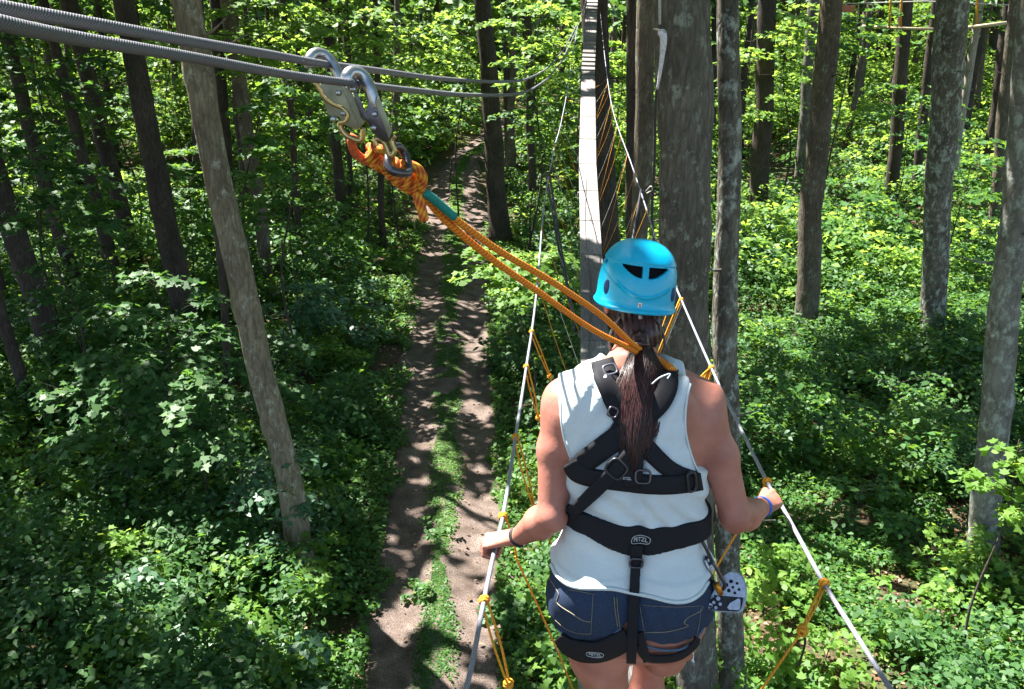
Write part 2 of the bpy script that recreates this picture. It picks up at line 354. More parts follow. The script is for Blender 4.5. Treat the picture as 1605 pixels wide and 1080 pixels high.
def trunk_mesh(B, T, rb, rt, ztop, seed, limbs=True, seg=0.16, n=18):
    rng = random.Random(seed); d = (T - B) / max(T.z - B.z, .1); H = ztop - B.z; m = max(6, int(H / seg)); pts = []; rr = []
    wx, wy = rng.uniform(0, 6), rng.uniform(0, 6); am = rng.uniform(.4, 1.0) * min(0.06, rb * .5)
    for i in range(m + 1):
        z = H * i / m; env = math.sin(min(z / 7.5, 1) * math.pi) if z < 7.5 else 0
        p = B + d * z + Vector((math.sin(z * .7 + wx) + .5 * math.sin(z * 1.9 + wy), math.cos(z * .6 + wy), 0)) * am * (0.3 + 0.7 * env) * min(1, z)
        r = rb + (rt - rb) * min(z / max(T.z - B.z, 1), 1.3); r = max(r * (1 - 0.03 * max(0, z - 8)), 0.03)
        r *= 1 + 0.5 * math.exp(-z / 0.3); pts.append(p); rr.append(r)
    pts[0] = pts[0] - Vector((0, 0, 0.25))
    mb = MB(); mb.tube(pts, rr, n, True)
    V = np.array([tuple(v) for v in mb.v]); ang = np.tile(np.arange(n) / n * 2 * np.pi, m + 1); zz = V[:, 2]
    ctr = np.repeat(np.array([tuple(p) for p in pts]), n, 0); rad = V - ctr
    k = 1 + 0.07 * (vnoise(np.cos(ang) * 1.5 + seed, zz * 1.1, 0.7, 1) - .5) * 2 + 0.05 * (vnoise(np.sin(ang) * 2 + seed, zz * 3 + np.cos(ang), 0.5, 2) - .5) * 2 \
        + 0.12 * np.sin(ang * 5 + seed) * np.exp(-np.maximum(zz - B.z, 0) / .5)
    for _ in range(rng.randint(2, 5)):                        # burls and branch scars
        z0 = B.z + rng.uniform(1, 8); a0 = rng.uniform(0, 6.28); k += 0.22 * np.exp(-((zz - z0) / .12) ** 2 - ((np.cos(ang - a0) - 1) / .12) ** 2)
    V = ctr + rad * k[:, None]; mb.v = [Vector(v) for v in V]
    if limbs:
        for j in range(7):
            z = rng.uniform(9.0, H * .95) if H > 10 else H * .8; i = int(z / H * m); p = pts[min(i, m)]; a = rng.uniform(0, 6.28); L = rng.uniform(2, 4.5)
            e = Vector((math.cos(a), math.sin(a), 0)); mb.tube(catmull([p, p + e * L * .4 + Vector((0, 0, L * .25)), p + e * L + Vector((0, 0, L * .5))], 4), list(np.linspace(rr[min(i, m)] * .5, .02, 9)), 6)
        for j in range(rng.randint(1, 3)):                    # dead stubs within view
            z = rng.uniform(2.5, 8); i = int(z / H * m); p = pts[min(i, m)]; a = rng.uniform(0, 6.28); L = rng.uniform(.15, .7) + rr[i]
            e = Vector((math.cos(a), math.sin(a), rng.uniform(-.2, .5))); mb.tube([p, p + e * L * .6, p + e * L + Vector((0, 0, .05))], [.022, .015, .006], 5)
    return mb
for k, (bx, by, bw, tx, ty, tw, bk, label) in enumerate(TREES):
    B = G(bx, by); T = P(tx, ty, B.y); rb = bw / 2 / ppm(B); rt = tw / 2 / ppm(T)
    root = thing('maple_tree', label, 'tree', B)
    near = B.y < 30
    mb = trunk_mesh(B, T, rb, rt, 15.5, k * 3 + 1, seg=0.14 if near else 0.4, n=26 if near else 12)
    mb.build('trunk', BK[bk], root)
    top = B + (T - B) * ((12 - B.z) / max(T.z - B.z, 1)); TRUNKS.append((root, B, top))

# ---- light through unseen crowns shaped for it: sun rays named by where they meet z = 0
def qof(p): p = Vector(p); t = p.z / SUN.z; return (p.x - SUN.x * t, p.y - SUN.y * t)
LIT = []; DARK = []
def lit(px, py, r, Y=None, s=1.0):
    r = r + .24 if r > .04 else r + .1
    p = G(px, py) if Y is None else P(px, py, Y); LIT.append((*qof(p), r, s))
def dark(px, py, r, Y=None):
    p = G(px, py) if Y is None else P(px, py, Y); DARK.append((*qof(p), r))
#LIGHTMAP
for a in [(925, 330, .25, 10.4), (925, 290, .2, 11.5), (935, 570, .06, 5.8), (922, 140, .05, 15.5),
          (975, 395, .16, 2.25), (870, 600, .14, 2.1), (910, 600, .12, 2.1), (1000, 580, .10, 2.1), (985, 640, .05, 2.0), (860, 850, .12, 2.1), (800, 860, .16, 2.15),
          (775, 850, .14, 2.15), (1235, 775, .07, 2.3), (1110, 610, .06, 2.1), (820, 600, .12, 3.6), (850, 360, .2, 6.5), (1090, 520, .10, 4.0), (1010, 320, .2, 8),
          (1130, 100, .14, 8.8), (1125, 300, .16, 8.8), (1122, 480, .16, 8.8), (1130, 620, .1, 8.8), (1130, 760, .12, 9),
          (300, 60, .1, 11.6), (505, 95, .05, 1.4), (560, 120, .06, 1.4), (620, 270, .06, 1.5), (750, 380, .06, 1.7), (200, 40, .05, .9), (60, 20, .05, .7)]: lit(a[0], a[1], a[2], a[3])
for a in [(455, 830, .35), (380, 790, .3), (480, 470, .4), (420, 960, .3), (180, 880, .3), (750, 810, .55), (745, 850, .45), (740, 650, .35), (735, 980, .4), (700, 340, 1.6), (740, 355, 1.2), (690, 390, .8), (640, 460, .4), (650, 650, .3), (650, 960, .35), (610, 900, .3),
          (700, 740, .25), (715, 215, 3), (1400, 1000, 1.2), (1250, 980, 1.0), (1520, 1010, .8), (1180, 900, .6), (1000, 1060, .8), (1330, 900, .6), (1400, 1060, 1.2), (1180, 1050, .9), (1560, 1060, .7), (1460, 950, .6), (1240, 1060, 1), (1340, 960, .8), (1500, 930, .5), (1160, 980, .5), (1240, 780, .5), (1480, 700, .7), (1380, 720, .5), (1260, 600, .7), (1530, 480, 1.2), (1380, 440, 1.5), (1160, 400, 1.2), (1300, 420, 1.2), (1500, 820, .4),
          (1350, 280, 4), (1250, 230, 4), (1450, 330, 2.5), (1560, 250, 3), (1330, 200, 5), (1170, 480, .8), (1200, 560, .6), (1330, 560, .8), (1420, 520, .7), (1300, 700, .6),
          (400, 1030, .7), (330, 1060, .5), (480, 1060, .5), (340, 800, .3), (270, 960, .3), (820, 880, .6), (860, 950, .4), (30, 640, .5), (70, 370, 2), (590, 210, 1)]: lit(*a)
for a in [(400, 50, 2, 24), (545, 30, 2.4, 30), (640, 90, 2.4, 33), (730, 60, 2.8, 36), (850, 60, 2.2, 30), (1170, 120, 2.5, 34), (1240, 60, 2.5, 36), (445, 190, .9, 19), (190, 150, 1.2, 28), (20, 200, 1.2, 30), (300, 300, 1, 25), (970, 120, 1.8, 32), (850, 190, 1.8, 30), (700, 160, 2, 42), (600, 190, 1.5, 34), (1440, 180, 2.5, 34), (1330, 330, 2.2, 28), (1520, 280, 2.2, 26), (1570, 755, .5, 9.2), (820, 430, 1.5, 16), (780, 440, .7, 16), (480, 400, .25, 13)]: lit(*a)
for a in [(1125, 720, .10, 2.1), (1160, 800, .08, 2.1), (700, 500, 1.0), (680, 560, .8), (690, 425, 1.7), (720, 455, 1.3), (650, 740, .5), (640, 820, .5), (720, 600, .35), (735, 720, .35), (690, 660, .3), (450, 700, 1.6), (90, 560, 3), (500, 570, 2), (560, 800, .9), (330, 700, 1.4), (30, 780, 1.5), (1560, 600, 1.2), (560, 700, 1.2), (560, 900, 1.0), (250, 600, 2.2), (150, 700, 2)]: dark(*a)
XR = (-34, 40); YR = (-4, 88)
nC = 420000
cx = RNG.uniform(*XR, nC); cyy = RNG.uniform(*YR, nC); cz = 11.2 + 4.5 * RNG.random(nC) ** 1.3
qx = cx - SUN.x * cz / SUN.z; qy = cyy - SUN.y * cz / SUN.z
nz = 0.55 * vnoise(qx, qy, 3.1, 7) + 0.30 * vnoise(qx, qy, 0.9, 8) + 0.15 * vnoise(qx, qy, .4, 9)
thr = 0.66 + .08 * smooth(0, -4, qx) * (qy < 42) - 0.10 * smooth(3, 9, qx) - 0.05 * smooth(3, 9, qx) - 0.17 * smooth(16, 36, qy) + 0.05 * smooth(-2, -7, qx) * (qy < 30)
openness = nz > thr
keep = ~openness
for x, y, r, s in LIT: keep &= ~(((qx - x) ** 2 + (qy - y) ** 2) < (r * (0.75 + 0.5 * vnoise(qx, qy, .3, 12))) ** 2)
for x, y, r in DARK: keep |= (((qx - x) ** 2 + (qy - y) ** 2) < r * r)
cx, cyy, cz = cx[keep], cyy[keep], cz[keep]
tops = np.array([(t.x, t.y) for _, _, t in TRUNKS]); own = np.zeros(len(cx), int); best = np.full(len(cx), 1e9)
for i, (x, y) in enumerate(tops):
    d = (cx - x) ** 2 + (cyy - y) ** 2; m_ = d < best; own[m_] = i; best[m_] = d[m_]
print('canopy leaves', len(cx))
for i, (root, B, t) in enumerate(TRUNKS):
    m_ = (own == i) & (best < 17 ** 2); n = int(m_.sum())
    if n < 20: continue
    C = np.stack([cx[m_], cyy[m_], cz[m_]], -1); N = np.stack([RNG.normal(0, .5, n), RNG.normal(0, .5, n), np.ones(n)], -1)
    link('crown', leaves('crown', C, N, 0.30 + 0.14 * RNG.random(n), RNG.random(n)), LF['canopy'], root, False)

# ------------------------------------------------------------------ undergrowth (nobody could count it)
def off_trail(x, y): return np.abs(x - trail_x(y)) / trail_w(y)
def scatter(n, y0, y1, pw=1.0, margin=1.25, tmin=1.0):
    """random ground points inside a wide fan in front of the camera"""
    y = y0 + (y1 - y0) * RNG.random(n) ** pw; half = y * 0.62 * margin + 2.0
    x = (RNG.random(n) * 2 - 1) * half; m = off_trail(x, y) > tmin; return x[m], y[m]
def lvar(x, y, n): return np.clip(0.25 + 0.5 * vnoise(x, y, 2.5, 20) + RNG.normal(0, .17, n), 0, 1)
# low herbs: dense by the trail and on the strip between the ruts
def herbs(name, x, y, hmin, hmax, s0, s1, mt, kind='stuff'):
    n = len(x); z = hgt(x, y) + 0.03 + hmin + (hmax - hmin) * RNG.random(n)
    N = np.stack([RNG.normal(0, .45, n), RNG.normal(0, .45, n), np.ones(n)], -1); sz = (s0 + (s1 - s0) * RNG.random(n)) * (0.8 + y / 40)
    return tag(link(name, leaves(name, np.stack([x, y, z], -1), N, sz, lvar(x, y, n)), mt, None, False), kind=kind)
yy = 6 + 58 * RNG.random(190000) ** 1.5; sp = RNG.normal(0, .13, len(yy)) * (.45 + .7 * vnoise(yy, yy * 0, 1.3, 33)); xx = trail_x(yy) + sp * trail_w(yy)
m_ = (vnoise(xx, yy, .8, 31) * .6 + vnoise(xx, yy, .25, 35) * .4 > .31) & (np.abs(sp) < .36); herbs('trail_grass', xx[m_], yy[m_], 0.02, 0.11, .025, .055, LF['maple'])
x, y = scatter(480000, 6, 36, 1.2, tmin=.72); p_ = vnoise(x, y, 1.1, 32) + .3 * np.exp(-np.abs(off_trail(x, y) - 1.1) * 1.5); m_ = (p_ > .36) & ((off_trail(x, y) > .95) | (vnoise(x, y, .5, 34) > .35 + (.95 - off_trail(x, y)) * 2))
herbs('ground_cover', x[m_], y[m_], 0.0, 0.22, .045, .10, LF['maple'])
x, y = scatter(60000, 5, 40, 1.2, tmin=-1); n = len(x); e_ = off_trail(x, y); m_ = (e_ > .95) | (RNG.random(n) < .10); x, y = x[m_], y[m_]; n = len(x)
LT = leaf_mat('dead_leaf', [(0, (0.05, 0.028, 0.015)), (0.6, (0.16, 0.09, 0.05)), (1, (0.34, 0.24, 0.16))], 0.1, (0.2, 0.1, 0.03), 0.8, 0.2)
tag(link('leaf_litter', leaves('leaf_litter', np.stack([x, y, hgt(x, y) + np.where(off_trail(x, y) < .95, .09, .03)], -1), np.stack([RNG.normal(0, .3, n), RNG.normal(0, .3, n), np.ones(n)], -1), .04 + .05 * RNG.random(n), RNG.random(n)), LT, None, False), kind='stuff')
# leafy layers of the shrub storey
def shrub_layer(name, n, y0, y1, pw, hm, rs, per, ls, mt, dens=.42, shape='quad', seed=0, tmin=1.5):
    x, y = scatter(n, y0, y1, pw, tmin=tmin); m_ = vnoise(x, y, 3.2, 40 + seed) * .7 + vnoise(x, y, 1.2, 41 + seed) * .3 > dens; x, y = x[m_], y[m_]; L = []
    for a, b in zip(x, y):
        g = float(hgt(a, b)); d = (off_trail(a, b) - tmin) * 1.3; hh = min(hm * random.uniform(.15, 1) ** .8, .25 + max(d, 0)); r = random.uniform(*rs) * (.7 + min(d, 1) * .3)
        L.append(spray_pts((a, b, g + .1 + hh), r, int(per * r * r / (rs[1] ** 2)) + 6, None, .06, .45, ls))
    C, N, S, V = join(L)
    return tag(link(name, leaves(name, C, N, S, V, shape), mt, None, False), kind='stuff')
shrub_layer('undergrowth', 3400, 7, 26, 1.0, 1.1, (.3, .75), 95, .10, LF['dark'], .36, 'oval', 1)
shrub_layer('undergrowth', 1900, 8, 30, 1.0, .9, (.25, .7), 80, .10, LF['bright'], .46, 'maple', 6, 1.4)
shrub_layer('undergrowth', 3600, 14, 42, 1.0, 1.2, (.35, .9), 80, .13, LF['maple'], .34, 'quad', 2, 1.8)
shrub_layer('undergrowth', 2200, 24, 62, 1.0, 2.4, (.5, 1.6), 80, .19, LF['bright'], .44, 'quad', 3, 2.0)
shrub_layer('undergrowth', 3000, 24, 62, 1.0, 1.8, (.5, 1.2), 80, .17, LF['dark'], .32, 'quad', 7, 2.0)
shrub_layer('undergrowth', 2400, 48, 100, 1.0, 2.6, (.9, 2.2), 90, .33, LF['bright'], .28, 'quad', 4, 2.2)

# ------------------------------------------------------------------ saplings: stem, foliage in layers
def stem_mesh(B, T, r0, sprays, rng):
    mb = MB(); a = rng.uniform(0, 6.28); bend = Vector((math.cos(a), math.sin(a), 0)) * (T - B).length * .05
    pts = catmull([B - Vector((0, 0, .1)), B.lerp(T, .35) + bend, B.lerp(T, .7) - bend * .4, T], 6); mb.tube(pts, list(np.linspace(r0, r0 * .25, len(pts))), 6)
    for c, r in sprays:
        k = min(pts, key=lambda p: (p - Vector(c)).length + abs(p.z - c[2] + .2) * 2); k = k.copy(); e = Vector(c)
        mb.tube([k, k.lerp(e, .5) + Vector((0, 0, .05)), e, e + (e - k) * .35], [r0 * .35, r0 * .25, r0 * .15, .002], 4, False)
        for j in range(3):
            b = rng.uniform(0, 6.28); mb.tube([k.lerp(e, .6), e + Vector((math.cos(b), math.sin(b), 0)) * r * .6], [r0 * .12, .002], 3, False)
    return mb
def sapling(px, py, Y, ch, rad, ns, per, ls, mt, shape, label, name='maple_sapling', cat='sapling', group=None, r0=None):
    rng = random.Random(int(px * 7 + py * 3 + Y)); c = P(px, py, Y) if px is not None else Vector(py)
    base = Vector((c.x + rng.uniform(-.2, .2) * rad, c.y + rng.uniform(0, .3) * rad, 0)); base.z = float(hgt(base.x, base.y))
    top = Vector((c.x, c.y, c.z + ch * .5)); sp = []; L = []
    for i in range(ns):
        a = i * 2.4 + rng.uniform(-.5, .5); f = (i + .5) / ns; z = c.z + ch * (.5 - f); w = rad * (0.35 + .65 * math.sin(math.pi * min(.95, .15 + f * .75)))
        q = w * rng.uniform(.25, .75); s = (c.x + q * math.cos(a), c.y + q * math.sin(a), max(z, float(hgt(c.x, c.y)) + .15)); r = w * rng.uniform(.38, .6)
        sp.append((s, r)); L.append(spray_pts(s, r, max(5, int(per * (r / (rad * .55)) ** 2)), (-.2 * math.cos(a) * .6, -.2 * math.sin(a) * .6), .04, .36, ls))
    root = thing(name, label, cat, base, group)
    stem_mesh(base, top, r0 or 0.008 + .004 * (top.z - base.z), sp, rng).build('stem', BK['dark'], root)
    C, N, S, V = join(L); link('foliage', leaves('foliage', C, N, S, V, shape), LF[mt], root, False); return root
SAP = [ # px, py, Y, crown height, radius, layers, leaves per layer, leaf size, material, shape, label
 (818, 425, 16, .75, 1.4, 10, 150, .135, 'bright', 'maple', 'sunlit pale green maple sapling right of the trail beside the plank walkway'),
 (845, 500, 15.5, 1.3, 1.0, 10, 90, .11, 'maple', 'oval', 'darker leafy bush under the sunlit pale sapling beside the walkway'),
 (1582, 750, 9.2, 1.0, .65, 9, 65, .11, 'bright', 'maple', 'yellow-green maple sapling in front of the smooth grey trunk'),
 (385, 800, 9.6, 1.5, .8, 12, 90, .085, 'grey', 'oval', 'pale grey-green shrub at the foot of the light leaning tree'),
 (450, 808, 10.5, 2.0, .85, 14, 95, .085, 'grey', 'oval', 'bushy shrub close to the left rut below the leaning tree'),
 (330, 760, 10.5, .8, .6, 7, 70, .09, 'dark', 'oval', 'small dark shrub left of the foot of the leaning tree'),
 (440, 1050, 8.2, .9, .8, 10, 110, .085, 'grey', 'oval', 'sunlit shrub at the bottom edge left of the trail'),
 (330, 1040, 8.0, .9, .7, 9, 100, .085, 'grey', 'oval', 'light green shrub at the bottom edge, second from the trail'),
 (215, 960, 8.4, 1.3, .7, 9, 85, .09, 'grey', 'oval', 'tall loose grey-green shrub in the lower left corner region'),
 (70, 900, 8.6, 1.2, .8, 10, 85, .09, 'dark', 'oval', 'shaded shrub at the lower left picture edge'),
 (120, 1040, 7.6, .9, .8, 10, 100, .085, 'dark', 'oval', 'dark shrub in the very bottom left corner'),
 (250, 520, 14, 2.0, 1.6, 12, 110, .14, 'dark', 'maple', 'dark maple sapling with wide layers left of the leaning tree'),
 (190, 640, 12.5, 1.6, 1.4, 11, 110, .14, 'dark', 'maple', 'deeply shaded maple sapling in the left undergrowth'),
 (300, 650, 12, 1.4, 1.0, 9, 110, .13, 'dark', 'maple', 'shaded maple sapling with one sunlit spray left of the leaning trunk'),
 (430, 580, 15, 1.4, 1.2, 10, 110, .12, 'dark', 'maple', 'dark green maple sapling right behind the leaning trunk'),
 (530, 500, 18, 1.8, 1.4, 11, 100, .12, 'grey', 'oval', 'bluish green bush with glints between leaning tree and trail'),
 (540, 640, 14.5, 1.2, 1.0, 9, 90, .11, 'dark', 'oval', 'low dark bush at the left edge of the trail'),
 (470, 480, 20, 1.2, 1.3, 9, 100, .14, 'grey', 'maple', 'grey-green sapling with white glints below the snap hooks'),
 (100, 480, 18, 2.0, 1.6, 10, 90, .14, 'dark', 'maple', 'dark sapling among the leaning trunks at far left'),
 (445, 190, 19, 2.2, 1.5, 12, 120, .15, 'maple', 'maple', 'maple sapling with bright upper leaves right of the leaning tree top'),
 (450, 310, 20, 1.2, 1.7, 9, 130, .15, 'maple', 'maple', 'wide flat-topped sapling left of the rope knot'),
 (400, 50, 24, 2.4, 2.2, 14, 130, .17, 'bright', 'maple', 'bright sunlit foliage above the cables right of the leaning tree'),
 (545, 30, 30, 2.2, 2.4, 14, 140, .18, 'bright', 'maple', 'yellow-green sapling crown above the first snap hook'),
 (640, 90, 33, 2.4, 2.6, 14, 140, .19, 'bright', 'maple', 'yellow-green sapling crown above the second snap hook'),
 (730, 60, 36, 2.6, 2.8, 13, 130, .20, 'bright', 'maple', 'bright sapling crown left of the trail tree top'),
 (600, 190, 34, 2.2, 2.4, 12, 110, .19, 'maple', 'maple', 'mid green sapling behind the snap hooks'),
 (700, 160, 42, 2.6, 3.0, 13, 120, .22, 'maple', 'maple', 'sapling standing over the bend of the trail'),
 (850, 60, 30, 3.0, 2.2, 13, 130, .18, 'bright', 'maple', 'light green sapling crown between trail tree and walkway'),
 (860, 190, 30, 2.4, 2.0, 12, 130, .17, 'maple', 'oval', 'leafy sapling left of the walkway under the bent cable end'),
 (50, 130, 20, 2.4, 2.0, 12, 120, .15, 'dark', 'maple', 'dark sapling crown under the cables at far left'),
 (60, 300, 17, 2.0, 1.6, 11, 120, .14, 'dark', 'maple', 'shaded maple branches beside the left picture edge'),
 (190, 150, 28, 2.6, 2.2, 12, 120, .18, 'maple', 'maple', 'sapling crown behind the dark trunks below the left cables'),
 (20, 200, 30, 3.0, 2.4, 12, 110, .2, 'maple', 'maple', 'green sapling crown glimpsed through the left edge trunks'),
 (300, 300, 25, 2.6, 2.0, 12, 110, .17, 'maple', 'maple', 'sapling seen right through behind the leaning trunk'),
 (150, 340, 22, 1.8, 1.6, 10, 110, .16, 'maple', 'maple', 'sapling with glinting leaves among the dark leaning trunks'),
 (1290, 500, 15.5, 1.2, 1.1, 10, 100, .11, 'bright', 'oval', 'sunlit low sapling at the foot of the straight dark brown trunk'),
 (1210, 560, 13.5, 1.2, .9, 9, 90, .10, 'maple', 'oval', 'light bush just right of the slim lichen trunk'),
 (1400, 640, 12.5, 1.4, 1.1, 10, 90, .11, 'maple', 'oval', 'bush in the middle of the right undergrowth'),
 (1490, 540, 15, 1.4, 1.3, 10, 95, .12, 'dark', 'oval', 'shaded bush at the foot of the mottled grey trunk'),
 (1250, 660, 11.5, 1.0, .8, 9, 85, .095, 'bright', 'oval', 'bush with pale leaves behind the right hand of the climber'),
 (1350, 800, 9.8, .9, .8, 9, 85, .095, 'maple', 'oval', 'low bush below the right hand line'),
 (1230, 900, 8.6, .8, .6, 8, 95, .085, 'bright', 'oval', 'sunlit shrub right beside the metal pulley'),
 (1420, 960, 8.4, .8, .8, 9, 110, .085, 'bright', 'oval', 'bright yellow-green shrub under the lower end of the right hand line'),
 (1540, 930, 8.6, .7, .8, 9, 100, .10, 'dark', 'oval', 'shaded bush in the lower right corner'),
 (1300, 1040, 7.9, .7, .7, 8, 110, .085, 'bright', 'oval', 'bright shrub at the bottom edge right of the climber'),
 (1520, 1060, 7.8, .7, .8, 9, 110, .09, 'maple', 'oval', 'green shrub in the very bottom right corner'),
 (1330, 330, 28, 2.0, 2.4, 12, 110, .17, 'maple', 'maple', 'layered sapling in the sunny clearing left of the slender trunk'),
 (1520, 280, 26, 2.4, 2.0, 12, 110, .16, 'maple', 'maple', 'layered sapling in the clearing right of the mottled trunk'),
 (1440, 180, 34, 2.4, 2.6, 12, 110, .19, 'maple', 'maple', 'sapling in the clearing below the hanging beam'),
 (1170, 120, 34, 3.2, 2.4, 12, 110, .19, 'bright', 'maple', 'light sapling crown between slim lichen trunk and crooked trunk'),
 (1240, 60, 36, 2.6, 2.4, 12, 110, .2, 'bright', 'maple', 'light sapling crown right of the crooked trunk top'),
 (1340, 50, 34, 1.8, 2.0, 10, 110, .19, 'maple', 'maple', 'sapling crown left end of the hanging beam'),
 (1500, 30, 38, 1.6, 2.4, 10, 110, .2, 'maple', 'maple', 'sapling crown right end of the hanging beam'),
 (970, 120, 32, 3.0, 1.6, 10, 110, .18, 'bright', 'maple', 'leafy gap filling sapling right of the far walkway trunk'),
 (790, 560, 12.5, .8, .6, 8, 80, .09, 'dark', 'oval', 'small bush at the right edge of the trail beside the left hand line'),
 (830, 560, 12.8, .9, .6, 8, 80, .09, 'maple', 'oval', 'green bush seen through the orange strings left of the walkway'),
 (655, 930, 8.9, .3, .3, 5, 60, .06, 'maple', 'oval', 'small leafy plant between the two trail ruts near the bottom'),
 (690, 830, 9.9, .3, .35, 5, 60, .06, 'maple', 'oval', 'small leafy plant between the two trail ruts in a sun patch'),
 (800, 960, 8.6, .4, .4, 6, 70, .09, 'dark', 'maple', 'small dark maple seedling right of the trail under the left hand line'),
]
for a in SAP:
    a = list(a)
    if (a[9] == 'oval' and a[1] > 470) or a[0] in (655, 690, 800):
        g = G(a[0], a[1]); y0 = a[2]; a[2] = g.y * (1 - a[3] * .55 / CAMH); f = a[2] / y0; a[4] *= f; a[3] *= f ** .7; a[7] *= f ** .5 * 1.22; a[6] = int(a[6] * .8)
    sapling(*a)
# trees and saplings deep in the wood, copied; nothing tells them apart
def dup(root, loc, rz, name=None):
    r = root.copy(); COL.objects.link(r); r.location = loc; r.rotation_euler = (0, 0, rz)
    for ch in list(root.children):
        c = ch.copy(); COL.objects.link(c); c.parent = r; c.matrix_parent_inverse = ch.matrix_parent_inverse.copy()
    return r
FARL = 'thin dark tree trunk far off in the shaded depth of the wood'; FARG = 'far trees in the depth of the wood'
protos = []
for k in range(5):
    B = Vector((0, 200 + k * 12, 0)); T = B + Vector((random.uniform(-.5, .5), random.uniform(-.5, .5), 9)); root = thing('forest_tree', FARL, 'tree', B, FARG)
    trunk_mesh(B, T, random.uniform(.12, .26), .1, 16, 900 + k, seg=.8, n=8).build('trunk', BK['dark' if k % 2 else 'brown'], root)
    n = 420; a = RNG.random(n) * 6.283; r = 5.5 * np.sqrt(RNG.random(n)); z = 9 + 7 * RNG.random(n) - r * .3
    C = np.stack([B.x + r * np.cos(a), B.y + r * np.sin(a), z], -1); N = np.stack([RNG.normal(0, .6, n), RNG.normal(0, .6, n), np.ones(n)], -1)
    link('crown', leaves('crown', C, N, .4 + .2 * RNG.random(n), RNG.random(n)), LF['canopy'], root, False); protos.append(root)
SAPL = 'small leafy young tree far off between the trunks'; SAPG = 'young trees in the depth of the wood'
def sap_proto(k, c):
    rng = random.Random(k); base = Vector((c.x, c.y, 0)); sp = []; L = []
    for i in range(22):
        f = (i + .5) / 22; a = i * 2.4; w = 2.7 * (.35 + .65 * math.sin(math.pi * (.1 + .8 * f))); q = w * rng.uniform(.2, .8)
        s = (c.x + q * math.cos(a), c.y + q * math.sin(a), .7 + 7.2 * (1 - f) + rng.uniform(-.2, .2)); r = w * rng.uniform(.35, .6); sp.append((s, r))
        L.append(spray_pts(s, r, int(70 * (r / 1.4) ** 2) + 8, None, .08, .4, .26))
    root = thing('young_tree', SAPL, 'young tree', base, SAPG); stem_mesh(base, Vector((c.x, c.y, 8)), .05, sp, rng).build('stem', BK['dark'], root)
    C, N, S, V = join(L); link('foliage', leaves('foliage', C, N, S, V), LF['bright' if k < 3 else 'maple'], root, False); return root
sprotos = [sap_proto(k, Vector((0, 300 + 12 * k, 0))) for k in range(5)]
def far_spots(n, y0, y1, mind, rng, tclear=2.5):
    out = []
    for _ in range(9000):
        if len(out) >= n: break
        y = y0 + (y1 - y0) * rng.random() ** .8; x = rng.uniform(-1, 1) * (y * .66 + 3)
        if abs(x - float(trail_x(y))) < tclear or any((x - a) ** 2 + (y - b) ** 2 < mind * mind for a, b in out): continue
        out.append((x, y))
    return out
rg = random.Random(5)
ft = [s for s in far_spots(200, 38, 112, 2.0, rg) if not (s[1] < 50 and 8 < s[0] < 20)]
for i, (x, y) in enumerate(ft):
    loc = Vector((x, y, float(hgt(x, y)))); p = protos[i] if i < 5 else None
    if p: p.location = loc; p.rotation_euler.z = rg.uniform(0, 6.28)
    else: q = dup(protos[i % 5], loc, rg.uniform(0, 6.28)); f = rg.uniform(.7, 1.25); q.scale = (f, f, 1)
for i, (x, y) in enumerate([s for s in far_spots(190, 38, 100, 2.2, rg) if not (s[1] < 52 and 8 < s[0] < 30)]):
    loc = Vector((x, y, float(hgt(x, y)) - .1)); p = sprotos[i] if i < 5 else None
    f = rg.uniform(.6, 1.15)
    if p: p.location = loc
    else: q = dup(sprotos[i % 5], loc, rg.uniform(0, 6.28)); q.scale = (f, f, f * rg.uniform(.8, 1.1))
# the wood beyond, one mass
n = 90000; y = RNG.uniform(92, 125, n); x = RNG.uniform(-1, 1, n) * y * .8; z = hgt(x, y) + 22 * RNG.random(n)
tag(link('distant_woodland', leaves('distant_woodland', np.stack([x, y, z], -1), np.stack([RNG.normal(0, 1, n), RNG.normal(-.5, 1, n), np.ones(n)], -1), .7 + .5 * RNG.random(n), RNG.random(n)), LF['bright'], None, False), kind='stuff')
# ------------------------------------------------------------------ rope materials
def cable_mat(name, c1, c2, n=6, k=900, metal=.75, rough=.42):
    m, nt, b = mat(name, rough, .5, metal); u = nd(nt, 'ShaderNodeUVMap'); sx = nd(nt, 'ShaderNodeSeparateXYZ'); nt.links.new(u.outputs[0], sx.inputs[0])
    a = nd(nt, 'ShaderNodeMath', operation='MULTIPLY'); a.inputs[1].default_value = 2 * math.pi * n; nt.links.new(sx.outputs[0], a.inputs[0])
    c = nd(nt, 'ShaderNodeMath', operation='MULTIPLY_ADD'); c.inputs[1].default_value = k; nt.links.new(sx.outputs[1], c.inputs[0]); nt.links.new(a.outputs[0], c.inputs[2])
    s = nd(nt, 'ShaderNodeMath', operation='SINE'); nt.links.new(c.outputs[0], s.inputs[0])
    h = nd(nt, 'ShaderNodeMath', operation='MULTIPLY_ADD'); h.inputs[1].default_value = .5; h.inputs[2].default_value = .5; nt.links.new(s.outputs[0], h.inputs[0])
    n2 = noise(nt, 400, 3, coord(nt)); cc = ramp(nt, h.outputs[0], [(0, c1), (.6, c2)])
    nt.links.new(mixc(nt, .35, cc, n2.outputs['Color'], 'MULTIPLY'), b.inputs['Base Color']); bump(nt, b, h.outputs[0], .35, .0015); return m
M_CABLE = cable_mat('steel_wire', (.07, .07, .085), (.22, .22, .25), 12, 1300, .5, .55)
M_CABLE_THIN = cable_mat('galvanised_wire', (.15, .155, .20), (.38, .39, .46), 8, 700, .4, .55)
